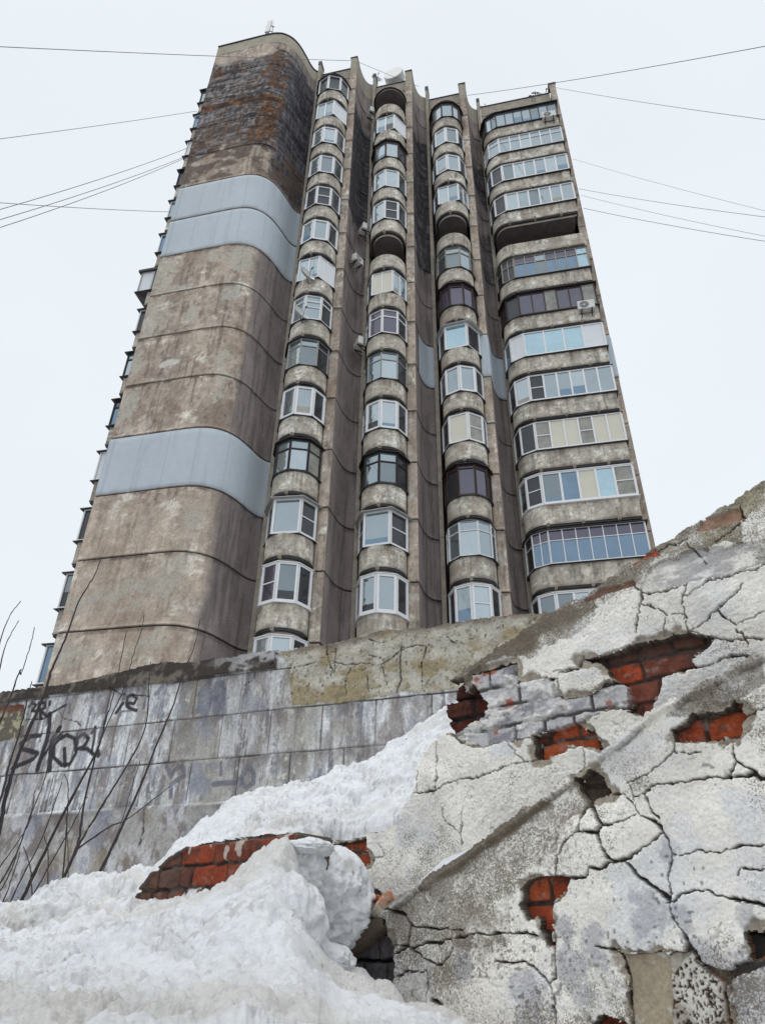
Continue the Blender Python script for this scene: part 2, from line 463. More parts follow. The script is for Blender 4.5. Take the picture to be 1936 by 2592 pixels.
def col_wall(S, Zg):
    K = KK(Zg)
    c = concrete_col(S, Zg, 1, 0.25)
    low = sst(11.0, 12.2, K)
    c = mixc(c, concrete_col(S, Zg, 9, 0.55), low * 0.8)
    c = c * (1 + 0.16 * sst(9.5, 12, K))[..., None]
    # pale peeled patches
    L2_ = np.array([0.50, 0.47, 0.40])
    for i, (s0, k0, rs, rk) in enumerate([(0.4, 6.5, 0.75, 0.6), (4.1, 6.35, 0.75, 0.5), (3.0, 6.25, 0.35, 0.22), (4.15, 7.2, 0.5, 0.2), (0.6, 7.6, 0.6, 0.45),
                                          (2.4, 7.6, 0.4, 0.2), (0.3, 8.5, 0.35, 0.4), (0.35, 9.4, 0.5, 0.45), (0.2, 3.4, 0.7, 0.3), (2.5, 3.05, 0.45, 0.12), (4.3, 3.05, 0.5, 0.13),
                                          (1.2, 12.6, 1.6, 0.22), (3.0, 12.5, 1.3, 0.22), (4.2, 12.25, 0.7, 0.3), (3.5, 13.25, 0.6, 0.3), (0.8, 13.3, 1.0, 0.15), (4.4, 11.5, 0.5, 0.4), (4.3, 9.0, 0.4, 0.5), (1.5, 6.95, 0.9, 0.12)]):
        bm = blob(S, K, s0, k0, rs * 0.85, rk * 0.85, 40 + i) if k0 < 11 else sst(0.1, 1.0, 1 - np.hypot((S - s0) / rs / 1.2, (K - k0) / rk / 1.2) + (fbm(S * 2.2, K * 9, 5, 40 + i, 0.65) - 0.5) * 2.4)
        c = mixc(c, L2_ * (0.95 if k0 > 11 else 1.0), bm * (0.35 + 0.5 * sst(0.36, 0.5, fbm(S * 6, K * 20, 4, 41 + i, 0.7))))
    m = (np.hypot((S - 1.95) / 0.42, (K - 8.63) / 0.07) < 1 + 0.6 * (fbm(S * 4, K * 12, 3, 77) - 0.5)) | (np.hypot((S - 1.6) / 0.2, (K - 8.67) / 0.05) < 1)
    c = mixc(c, np.array([0.62, 0.58, 0.52]), m * 1.0)
    # smooth grey brown of the hollow curve
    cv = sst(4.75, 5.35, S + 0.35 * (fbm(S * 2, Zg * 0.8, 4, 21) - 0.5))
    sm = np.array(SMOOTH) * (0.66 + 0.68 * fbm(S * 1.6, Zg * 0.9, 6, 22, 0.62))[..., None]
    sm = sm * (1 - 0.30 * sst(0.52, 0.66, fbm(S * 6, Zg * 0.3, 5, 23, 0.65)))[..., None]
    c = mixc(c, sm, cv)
    # tarred and scorched top storeys
    streak = fbm(S * 1.3, Zg * 7.0, 5, 31, 0.7); fine = fbm(S * 7, Zg * 3.2, 4, 32, 0.7)
    wob = (fbm(S * 1.1, Zg * 1.1, 4, 33) - 0.5)
    tar = sst(-0.60, -0.42, K + wob * 0.5 - 0.16 * np.sin(S * 0.9)) * (1 - sst(2.88, 3.06, K + wob * 0.9 - 0.25 * sst(4.6, 5.4, S) * 4))
    vs = fbm(S * 9, Zg * 1.1, 4, 35, 0.65)
    tcol = mixc(np.array([0.042, 0.035, 0.034]), np.array([0.36, 0.335, 0.335]), sst(0.42, 0.68, streak * 0.5 + fine * 0.4 + vs * 0.10))
    tcol = tcol * (0.65 + 0.7 * fbm(S * 1.5, Zg * 1.2, 4, 30))[..., None]
    tcol = mixc(tcol, np.array([0.20, 0.14, 0.11]), sst(0.5, 0.7, fbm(S * 0.8, Zg * 0.7, 4, 34)) * 0.25)
    tcol = mixc(tcol, np.array([0.17, 0.075, 0.03]), sst(0.50, 0.66, fbm(S * 2.6, Zg * 1.6, 5, 28, 0.68)) * (0.45 + 0.45 * sst(3.0, 4.2, S)))
    tcol = mixc(tcol, np.array([0.42, 0.37, 0.32]), sst(0.66, 0.70, fbm(S * 3.2, Zg * 3.2, 5, 27, 0.7)) * 0.6)
    c = mixc(c, tcol * 0.85, tar)
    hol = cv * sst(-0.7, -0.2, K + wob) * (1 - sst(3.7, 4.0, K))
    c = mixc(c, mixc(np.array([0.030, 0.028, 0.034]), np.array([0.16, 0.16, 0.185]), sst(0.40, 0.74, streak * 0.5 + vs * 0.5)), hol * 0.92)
    brown = sst(2.7, 2.95, K + wob * 0.8) * (1 - sst(3.9, 4.0, K))
    c = mixc(c, np.array([0.115, 0.082, 0.066]) * (0.6 + 0.8 * fine)[..., None], brown * sst(0.40, 0.55, fbm(S * 1.5, Zg * 2.0, 5, 29)) * 0.85)
    rust = np.array([0.235, 0.095, 0.028]); dk = np.array([0.035, 0.018, 0.013])
    band = np.exp(-((K - 1.33 - wob * 0.22) / 0.115) ** 2) * (1 - sst(4.9, 5.3, S))
    c = mixc(c, mixc(dk, rust, sst(0.47, 0.68, fbm(S * 3.2, Zg * 3.5, 5, 36, 0.65))), sst(0.25, 0.55, band) * 0.95)
    for s0, k0, rs, rk, sd in ((4.35, 0.0, 0.33, 0.75, 61), (4.1, 2.45, 0.75, 0.55, 62), (4.5, 1.9, 0.4, 0.4, 63), (0.5, -0.15, 0.5, 0.2, 64)):
        c = mixc(c, mixc(dk, rust, sst(0.40, 0.72, fbm(S * 5, Zg * 5, 5, sd, 0.65))), blob(S, K, s0, k0, rs, rk, sd) * (0.15 + 0.8 * sst(0.4, 0.6, fine)))
    # parapet band at the very top
    c = mixc(c, np.array([0.40, 0.36, 0.28]) * (0.8 + 0.4 * fbm(S * 2, Zg * 2, 4, 37))[..., None], 1 - sst(-0.98, -0.94, K))
    c = mixc(c, np.array([0.06, 0.05, 0.045]), np.exp(-((K + 0.945) / 0.018) ** 2) * sst(0.3, 0.45, fbm(S * 1.5, Zg * 0, 3, 38)) * 0.9)
    # thin dirt along the joints
    kd = K - np.floor(K)
    kj = np.abs(K - np.round(K)) * HF
    c = mixc(c, np.array([0.030, 0.024, 0.022]), (kj < 0.032) * (K > 2.9) * 0.9)
    c = mixc(c, np.array([0.075, 0.055, 0.045]), np.exp(-((kd - 0.03) / 0.022) ** 2) * sst(0.42, 0.6, fbm(S * 2.5, Zg * 0.4, 4, 39)) * (K > 3) * 0.75)
    return c

def disp_wall(S, Zg):
    K = KK(Zg)
    t = sst(-0.6, -0.3, K) * (1 - sst(2.8, 3.1, K)) + sst(4.9, 5.3, S) * sst(-0.5, 0, K) * (1 - sst(3.6, 4.1, K)) * 0.9
    t = np.clip(t, 0, 1)
    return joint_h(Zg) * (1 - 0.7 * t) + t * 0.07 * (fbm(S * 1.4, Zg * 3.5, 5, 51, 0.6) - 0.4) + 0.012 * (fbm(S * 1.5, Zg * 1.5, 4, 52) - 0.5)
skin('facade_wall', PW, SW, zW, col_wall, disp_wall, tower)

# insulated floors covered with pale render, kept off the joints
def cladding(P, s, k0, k1, label, seed):
    z = np.concatenate([[ZK(k1) + 0.03], np.arange(ZK(k1) + 0.06, ZK(k0) - 0.05, 0.15), [ZK(k0) - 0.03]])
    def cf(S, Zg):
        v = 0.93 + 0.14 * fbm(S * 0.5, Zg * 0.5, 4, seed)
        c = np.array([0.50, 0.555, 0.60]) * v[..., None]
        st = sst(0.55, 0.75, fbm(S * 3.0, Zg * 0.25, 4, seed + 2)) * 0.16
        c = mixc(c, np.array([0.27, 0.28, 0.32]), st)
        low = sst(0.5, 0.0, Zg - ZK(k1)) * sst(0.4, 0.65, fbm(S * 2.5, Zg * 0.6, 4, seed + 5)) * 0.25
        c = mixc(c, np.array([0.34, 0.33, 0.33]), low)
        return mixc(c, np.array([0.33, 0.36, 0.40]), (np.abs((S + 0.35) % 1.22 - 0.6) < 0.03) * 0.35)
    def df(S, Zg):
        e = np.minimum(np.abs(Zg - ZK(k1) - 0.03), np.abs(Zg - ZK(k0) + 0.03))
        return np.where(e < 0.005, 0.0, 0.035)
    o = skin('cladding_panel', P, s, z, cf, df, tower, 'clad')
    if label: o['label'] = label
    return o
cladding(PW, SW, 4, 5, 'upper pale blue cladding panel', 71)
cladding(PW, SW, 5, 6, 'pale blue cladding panel below another', 72)
cladding(PW, SW, 10, 11, 'lone blue-grey cladding panel low on the wall', 73)
tb = MB()
for i in range(len(PW) - 1):
    n_ = normals(PW)
    a, b = PW[i], PW[i + 1]
    tb.quad((a[0] + n_[i][0] * 0.06, a[1] + n_[i][1] * 0.06, ZWALL + 0.05), (b[0] + n_[i + 1][0] * 0.06, b[1] + n_[i + 1][1] * 0.06, ZWALL + 0.05), (b[0] - n_[i + 1][0] * 0.3, b[1] - n_[i + 1][1] * 0.3, ZWALL + 0.05), (a[0] - n_[i][0] * 0.3, a[1] - n_[i][1] * 0.3, ZWALL + 0.05))
    tb.quad((a[0] + n_[i][0] * 0.06, a[1] + n_[i][1] * 0.06, ZWALL - 0.03), (b[0] + n_[i + 1][0] * 0.06, b[1] + n_[i + 1][1] * 0.06, ZWALL - 0.03), (b[0] + n_[i + 1][0] * 0.06, b[1] + n_[i + 1][1] * 0.06, ZWALL + 0.05), (a[0] + n_[i][0] * 0.06, a[1] + n_[i][1] * 0.06, ZWALL + 0.05))
    tb.quad((a[0] - n_[i][0] * 0.3, a[1] - n_[i][1] * 0.3, ZWALL - 1.2), (b[0] - n_[i + 1][0] * 0.3, b[1] - n_[i + 1][1] * 0.3, ZWALL - 1.2), (b[0] - n_[i + 1][0] * 0.3, b[1] - n_[i + 1][1] * 0.3, ZWALL + 0.05), (a[0] - n_[i][0] * 0.3, a[1] - n_[i][1] * 0.3, ZWALL + 0.05))
    tb.quad((a[0] + n_[i][0] * 0.06, a[1] + n_[i][1] * 0.06, ZWALL - 0.03), (a[0] - n_[i][0] * 0.02, a[1] - n_[i][1] * 0.02, ZWALL - 0.03), (b[0] - n_[i + 1][0] * 0.02, b[1] - n_[i + 1][1] * 0.02, ZWALL - 0.03), (b[0] + n_[i + 1][0] * 0.06, b[1] + n_[i + 1][1] * 0.06, ZWALL - 0.03))
tb.build('roof_edge', M['roof_trim'], tower, OFF)

# ---- three modules of pier + S-curve
PIER = [(-7.26, 22.35), (-3.98, 23.88), (-0.66, 25.40)]
SREL = [(0, 0), (0.03, 0.45), (0.06, 0.95), (0.16, 1.42), (0.36, 1.74), (0.66, 1.90)]
SOOTK = [(0.6, 4.35), (0.9, 5.0), (1.2, 2.55)]
FINS = [(-9.95, 22.60)] + [(p[0] + 0.66, p[1] + 1.75) for p in PIER]
for mi_, (pu, pd) in enumerate(PIER):
    flat = np.array([(pu - 0.42, pd + 0.6), (pu - 0.42, pd - 0.02), (pu - 0.40, pd - 0.03), (pu - 0.02, pd), (pu, pd + 0.01)])
    cur = catmull([(pu + a, pd + b) for a, b in SREL], 10)
    P, s = resample(np.concatenate([flat, cur[1:]]), 0.05)
    z = zrows(0.0, ZTOP + 0.15, 0.08)
    k0, k1 = SOOTK[mi_]
    def cf(S, Zg, seed=100 + mi_ * 20, k0=k0, k1=k1, mi_=mi_):
        K = KK(Zg)
        pier = 1 - sst(1.06, 1.16, S)
        cp = concrete_col(S * 1.3, Zg, seed, 0.35)
        cp = mixc(cp, np.array([0.50, 0.47, 0.41]), sst(0.60, 0.66, fbm(S * 2.5, Zg * 2.0, 5, seed + 2, 0.6)) * 0.55)
        edge = sst(0.55, 0.8, fbm(S * 3, Zg * 1.1, 5, seed + 3))
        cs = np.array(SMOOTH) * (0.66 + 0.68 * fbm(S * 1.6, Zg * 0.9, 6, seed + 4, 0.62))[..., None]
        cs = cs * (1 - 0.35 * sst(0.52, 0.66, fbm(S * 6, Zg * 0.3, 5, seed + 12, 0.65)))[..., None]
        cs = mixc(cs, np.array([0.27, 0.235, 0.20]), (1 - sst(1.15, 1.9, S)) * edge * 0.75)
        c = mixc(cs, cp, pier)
        wob = (fbm(S * 1.5, Zg * 0.8, 4, seed + 5) - 0.5)
        soot = sst(k0 - 0.15, k0 + 0.1, K + wob * 1.2) * (1 - sst(k1 - 0.25, k1 + 0.1, K + wob * 1.2)) * sst(1.12, 1.22, S + wob * 0.1)
        if mi_ == 2: soot = np.maximum(soot, sst(3.6, 3.8, K + wob) * (1 - sst(4.9, 5.2, K + wob)) * sst(1.5, 1.8, S + wob * 0.4) * 0.8)
        streak = 0.5 * fbm(S * 1.2, Zg * 6, 5, seed + 6, 0.65) + 0.5 * fbm(S * 7, Zg * 1.3, 4, seed + 8, 0.65)
        c = mixc(c, mixc(np.array([0.026, 0.024, 0.029]), np.array([0.15, 0.142, 0.155]), sst(0.42, 0.74, streak)), soot * 0.92)
        kd = K - np.floor(K)
        kj = np.abs(K - np.round(K)) * HF
        c = mixc(c, np.array([0.030, 0.024, 0.022]), (kj < 0.032) * (K > -0.4) * 0.9)
        c = mixc(c, np.array([0.07, 0.055, 0.048]), np.exp(-((kd - 0.03) / 0.025) ** 2) * sst(0.35, 0.6, fbm(S * 2, Zg * 0.3, 4, seed + 7)) * 0.8)
        return mixc(c, np.array([0.36, 0.33, 0.26]), (1 - sst(-0.75, -0.70, K)) * 0.7)
    def df(S, Zg, seed=100 + mi_ * 20, k0=k0, k1=k1):
        K = KK(Zg)
        t = sst(k0, k0 + 0.2, K) * (1 - sst(k1 - 0.2, k1, K)) * sst(1.2, 1.5, S)
        return joint_h(Zg) * (1 - 0.5 * t) + t * 0.06 * (fbm(S * 2, Zg * 3, 5, seed + 9, 0.6) - 0.4) + 0.012 * (fbm(S * 2, Zg * 2, 4, seed + 10) - 0.5)
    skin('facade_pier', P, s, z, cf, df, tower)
    if mi_ == 1:                                            # pale cladding round one flat, storey 9
        m = s > 1.62
        cladding(P[m], s[m], 7, 8, 'pale cladding in the hollow beside the third balcony column', 81)
    if mi_ == 2:
        m = (s > 0.62)
        cladding(P[m], s[m], 7, 8, 'pale cladding wrapped round the pier', 82)
    cp_ = MB()
    cp_.box(pu - 0.45, pu + 0.03, pd - 0.06, pd + 0.55, ZTOP + 0.15, ZTOP + 0.23)
    cp_.build('pier_cap', M['roof_trim'], tower, OFF)

# ---- right end pier
def flat_skin(name, a, b, z0, z1, seed, light=0.4):
    P, s = resample(np.array([a, b], float), 0.08)
    z = zrows(z0, z1, 0.1)
    return skin(name, P, s, z, lambda S, Zg: concrete_col(S, Zg, seed, light), lambda S, Zg: joint_h(Zg), tower)
flat_skin('facade_pier', (4.80, 26.60), (5.20, 26.62), 0.0, ZTOP + 0.15, 171)
cpm = MB(); cpm.box(4.74, 5.24, 26.55, 27.2, ZTOP + 0.15, ZTOP + 0.23); cpm.build('pier_cap', M['roof_trim'], tower, OFF)
P_, s_ = resample(np.array([(4.87, 26.60), (5.20, 26.62), (5.21, 26.7), (5.24, 29.0)], float), 0.1)
cladding(P_, s_, 7, 8, 'pale cladding on the far right corner', 83)

# ---- fins left of each balcony column
for i, (fu, fd) in enumerate(FINS):
    f = MB()
    n_ = 14
    for k in range(-1, 17):
        z0, z1 = ZK(k + 1), ZK(k)
        z1 = z1 if k > -1 else CZ + 50.0
        f.box(fu - 0.02, fu + 0.16, fd - 0.06, fd + 0.5, max(z0, 0) + 0.02, z1)
    f.build('facade_fin', M['slab'], tower, OFF)
    f = MB(); f.box(fu - 0.04, fu + 0.18, fd - 0.08, fd + 0.5, CZ + 50.0, CZ + 50.45); f.build('fin_cap', M['roof_trim'], tower, OFF)

# ---- the body of the building behind the skins, with side and back walls
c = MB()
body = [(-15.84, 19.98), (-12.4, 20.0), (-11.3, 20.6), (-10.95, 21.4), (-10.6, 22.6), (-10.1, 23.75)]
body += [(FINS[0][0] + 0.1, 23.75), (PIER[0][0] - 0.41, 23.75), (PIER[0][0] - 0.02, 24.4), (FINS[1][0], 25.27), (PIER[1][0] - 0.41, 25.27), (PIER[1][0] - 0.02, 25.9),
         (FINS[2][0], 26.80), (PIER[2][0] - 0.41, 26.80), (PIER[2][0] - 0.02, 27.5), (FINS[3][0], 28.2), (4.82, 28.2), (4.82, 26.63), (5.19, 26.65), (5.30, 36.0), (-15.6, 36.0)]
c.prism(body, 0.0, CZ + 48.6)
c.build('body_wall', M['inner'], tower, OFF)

# ------------------------------------------------------------------ balconies
def miter(path):
    P = np.array(path, float)
    T = np.diff(P, axis=0); T /= np.linalg.norm(T, axis=1)[:, None]
    Nn = np.stack([T[:, 1], -T[:, 0]], 1)
    out = [Nn[0]]
    for i in range(len(Nn) - 1):
        m = Nn[i] + Nn[i + 1]; m /= np.linalg.norm(m) + 1e-9
        out.append(m / max(0.5, float(m @ Nn[i])))
    out.append(Nn[-1])
    return P, np.array(out)

def sweep(path, prof):
    """closed profile [(outward offset, z)...] carried along a plan path"""
    P, Nn = miter(path)
    V = []
    for o, z in prof:
        q = P + Nn * o
        V.append(np.column_stack([q, np.full(len(P), z)]))
    V = np.stack(V)                                           # profile x path
    m, n = V.shape[:2]
    i = np.arange(m * n).reshape(m, n)
    j = np.roll(i, -1, axis=0)
    Q = np.stack([i[:, :-1], i[:, 1:], j[:, 1:], j[:, :-1]], -1).reshape(-1, 4)
    # close the two ends with quads fanned from pairs
    ends = []
    for e in (0, n - 1):
        for a in range((m - 2) // 2):
            q = [i[a, e], i[a + 1, e], i[m - 2 - a, e], i[m - 1 - a, e]]
            ends.append(q if e == 0 else q[::-1])
    return V.reshape(-1, 3), np.concatenate([Q, np.array(ends)]) if ends else Q

def bay_path(pu, pd, R=0.92):
    cu, cdp = pu - 1.37, pd - 0.12
    p = [(cu - R - 0.03, pd + 0.34)]
    for t in np.linspace(math.pi, 0, 57):
        p.append((cu + R * math.cos(t), cdp - R * math.sin(t)))
    p.append((cu + R, pd + 0.1))
    return p
def bay_poly(pu, pd, angs, R=0.97):
    cu, cdp = pu - 1.37, pd - 0.12
    p = [(cu + R * math.cos(math.radians(a)), cdp - R * math.sin(math.radians(a))) for a in angs]
    return [(p[0][0], pd + 0.25)] + p + [(p[-1][0], pd + 0.15)]
def long_path():
    p = [(0.14, 27.2)]
    cu, cdp, R = 1.07, 26.65, 0.92
    for t in np.linspace(math.pi, math.pi / 2, 28):
        p.append((cu + R * math.cos(t), cdp - R * math.sin(t)))
    for x in np.linspace(1.15, 4.74, 66): p.append((x, 25.73))
    p += [(4.78, 25.75), (4.80, 26.0), (4.80, 26.58)]
    return p
def long_poly():
    cu, cdp, R = 1.07, 26.65, 0.96
    p = [(0.10, 27.0)] + [(cu + R * math.cos(math.radians(a)), cdp - R * math.sin(math.radians(a))) for a in (178, 134)] + [(cu - 0.02, 25.68), (4.80, 25.68), (4.80, 26.5)]
    return p

def facet(fm, pm, a, b, zs, zh, n, types, fw, trans=None, mull=None, only_edge=None):
    a, b = np.array(a), np.array(b)
    L = np.linalg.norm(b - a); t = (b - a) / L; nrm = (t[1], -t[0])
    at_ = lambda x: tuple(a + t * x)
    d0, d1 = -0.035, 0.035
    fm.bar(at_(0), at_(L), d0, d1, nrm, zs, zs + fw)
    fm.bar(at_(0), at_(L), d0, d1, nrm, zh - fw, zh)
    e0 = only_edge if only_edge is not None else fw * 0.75
    fm.bar(at_(0), at_(e0), d0, d1, nrm, zs + fw, zh - fw)
    fm.bar(at_(L - e0), at_(L), d0, d1, nrm, zs + fw, zh - fw)
    mw = mull if mull else fw
    xs = np.linspace(e0, L - e0, n + 1)
    zt = zs + (zh - zs) * trans if trans else None
    for i in range(n):
        x0, x1 = xs[i] + (mw / 2 if i else 0), xs[i + 1] - (mw / 2 if i < n - 1 else 0)
        if i: fm.bar(at_(xs[i] - mw / 2), at_(xs[i] + mw / 2), d0 + 0.004, d1 - 0.004, nrm, zs + fw, zh - fw)
        ty = types[i % len(types)]
        half = ty.endswith('+')
        ty = ty.rstrip('+')
        q = PANES.index(ty)
        if ty == 'g_sky': q = PANES.index(random.choice(['g_sky', 'g_sky', 'g_sky_dim', 'g_sky_pale']))
        A, B = at_(x0), at_(x1)
        off = -0.01
        A = (A[0] + nrm[0] * off, A[1] + nrm[1] * off); B = (B[0] + nrm[0] * off, B[1] + nrm[1] * off)
        if zt:
            pm.quad((*A, zs + fw), (*B, zs + fw), (*B, zt - mw * 0.4), (*A, zt - mw * 0.4), q)
            pm.quad((*A, zt + mw * 0.4), (*B, zt + mw * 0.4), (*B, zh - fw), (*A, zh - fw), PANES.index({'g_deep': 'g_purple'}.get(ty, ty)))
            fm.bar(at_(x0), at_(x1), d0 + 0.006, d1 - 0.006, nrm, zt - mw * 0.4, zt + mw * 0.4)
        else:
            zc_ = zs + fw
            if ty == 'g_sky' and random.random() < 0.45:
                zc_ = zs + fw + (zh - zs - 2 * fw) * random.uniform(0.12, 0.5)
                pm.quad((*A, zs + fw), (*B, zs + fw), (*B, zc_), (*A, zc_), PANES.index(random.choice(['g_deep', 'g_deep', 'net', 'g_dark'])))
            pm.quad((*A, zc_), (*B, zc_), (*B, zh - fw), (*A, zh - fw), q)
        if half:
            zm = (zs + zh) / 2
            fm.bar(at_(x0), at_(x1), d0 + 0.008, d1 - 0.008, nrm, zm - 0.02, zm + 0.02)

T4, T3R, T3L = (176, 132, 90, 46, 4), (176, 118, 52, 4), (176, 128, 62, 4)
# storey: (frame, corner angles, panes per facet, pane kinds per facet, frame width, transom, dark hood)
def G(fr, angs, pans, kinds, fw=0.075, trans=None, hood=None, mull=None):
    return dict(fr=fr, angs=angs, pans=pans, kinds=kinds, fw=fw, trans=trans, hood=hood, mull=mull)
s_, d_, b_ = ['g_sky'], ['g_dark'], ['blind']
W4 = lambda q=None, fw=0.085, hood=None, **k: G('white', T4, (1, 1, 1, 1), q or (d_, s_, s_, d_), fw, None, hood, **k)
THIN = lambda fr, **k: G(fr, (176, 150, 112, 68, 30, 4), (1, 1, 1, 1, 1), (d_, s_, s_, s_, d_), 0.035, 0.72, **k)
B1 = {1: W4((d_, d_, d_, d_), hood='dark'), 2: G('white', T3L, (1, 2, 1), (s_, s_, ['panel']), 0.07), 3: W4((s_, s_, s_, d_), 0.11), 4: W4(None, 0.10), 5: W4((d_, d_, ['g_dark+'], d_)), 6: W4(None, 0.12),
      7: G('white', T3L, (1, 2, 2), (s_, s_, ['panel']), 0.07), 8: G('white', T4, (1, 1, 1, 1), (d_, s_, ['g_sky+'], d_), 0.075, 0.74), 9: G('grey', T4, (1, 1, 1, 1), (d_, s_, s_, d_), 0.03, 0.72, 'dark'),
      10: W4((['g_dark+'], s_, s_, d_), 0.12), 11: G('black', T4, (1, 1, 1, 1), (['net'], s_, s_, ['net']), 0.06, 0.68, 'dark'), 12: G('white', T3R, (1, 1, 1), (d_, s_, ['g_dark+']), 0.09, None, 'grey'),
      13: W4((d_, ['g_purple+'], s_, d_), 0.095, 'white'), 14: W4(None, 0.10, 'white'), 15: W4()}
B2 = {1: None, 2: G('white', T3L, (1, 2, 1), (s_, s_, ['panel']), 0.07), 3: G('brown', T4, (1, 1, 1, 1), (d_, s_, s_, d_), 0.06, None, 'dark'), 4: W4((d_, s_, s_, d_)), 5: W4((s_, s_, ['g_dark+'], d_)), 6: None,
      7: G('white', T3L, (1, 2, 2), (d_, ['blind'], s_), 0.07), 8: G('white', T4, (1, 1, 1, 1), (d_, ['g_purple'], ['g_purple'], d_), 0.07, 0.70), 9: G('grey', T4, (1, 1, 1, 1), (d_, s_, s_, d_), 0.03, 0.72),
      10: W4((['g_dark+'], ['g_sky'], s_, d_), 0.11), 11: G('black', T4, (1, 1, 1, 1), (d_, s_, s_, d_), 0.06, 0.68, 'dark'), 12: G('white', T3L, (1, 1, 1), (['g_dark+'], s_, ['g_dark+']), 0.09, None, 'grey'), 13: W4(None, 0.12, 'white'), 14: W4(), 15: W4()}
B3 = {1: G('brown', (176, 140, 100, 60, 30, 4), (1, 1, 1, 1, 1), (d_, s_, s_, s_, d_), 0.06, None, 'dark'), 2: W4((s_, s_, s_, d_), 0.11), 3: W4((s_, s_, s_, d_), 0.11), 4: G('white', (176, 130, 58, 4), (1, 2, 2), (s_, s_, s_), 0.07), 5: None,
      6: THIN('worn'), 7: G('brown', (176, 140, 105, 65, 30, 4), (1, 1, 1, 1, 1), (d_, ['g_purple'], ['g_purple'], ['g_purple'], d_), 0.06, 0.84, 'dark'), 8: G('white', T3L, (1, 1, 1), (d_, ['g_blue'], d_), 0.09, None, 'grey'), 9: W4(None, 0.11), 10: G('white', (176, 128, 75, 30, 4), (1, 1, 1, 1), (d_, b_, ['net+'], d_), 0.09),
      11: G('brown', (176, 145, 108, 66, 30, 4), (1, 1, 1, 1, 1), (d_, d_, ['g_purple'], ['g_purple'], d_), 0.06, 0.86, 'dark'), 12: THIN('white'), 13: W4((d_, s_, ['g_sky+'], d_), 0.10, 'white'), 14: W4(), 15: W4()}
def LG(fr, n, kinds, fw=0.07, trans=None, hood=None, left=(d_, s_), mull=None):
    return dict(fr=fr, n=n, kinds=kinds, fw=fw, trans=trans, hood=hood, left=left, mull=mull)
B4 = {1: LG('black', 7, s_, 0.06, None, 'dark', (d_, s_)), 2: LG('white', 6, s_, 0.07, 0.70, None, (['panel'], s_)), 3: LG('white', 6, s_, 0.09, None, None, (s_, d_)), 4: LG('white', 6, s_, 0.09, None, None, (d_, d_)), 5: None,
      6: LG('worn', 7, ['g_deep', 'g_deep', 'g_sky', 'g_deep', 'g_deep', 'g_deep', 'g_blue'], 0.05, 0.66, None, (d_, d_)), 7: LG('brown', 6, ['g_purple', 'g_purple', 'net', 'g_purple', 'g_purple', 'net'], 0.06, None, 'dark', (d_, d_)),
      8: LG('white', 4, ['g_blue', 'g_blue', 'g_blue', 'panel'], 0.08, None, None, (s_, ['panel'])), 9: LG('white', 6, ['g_dark+', 'g_sky', 'g_sky', 'g_sky', 'g_sky', 'g_sky'], 0.08, None, None, (d_, s_)),
      10: LG('white', 6, ['net+', 'blind', 'blind', 'net+', 'blind', 'blind'], 0.07, None, None, (d_, d_)), 11: LG('white', 5, ['g_sky', 'g_deep', 'blind', 'g_blue', 'net+'], 0.09, None, 'white', (s_, ['g_dark+'])),
      12: LG('white', 7, ['g_deep'], 0.035, 0.66, 'dark', (d_, ['g_deep'])), 13: LG('white', 6, s_, 0.09, None, 'white', (d_, s_)), 14: LG('white', 6, s_), 15: LG('white', 6, s_)}

def parapet_col(V, seed, light):
    s = np.cumsum(np.ones(len(V))) * 0
    th = V[:, 0] * 1.0 + V[:, 1] * 0.6
    c = concrete_col(th * 1.6 + seed * 3.7, V[:, 2] * 2.0, 200 + seed % 23, light, (0.58, 0.53, 0.445), (0.78, 0.75, 0.67))
    return c

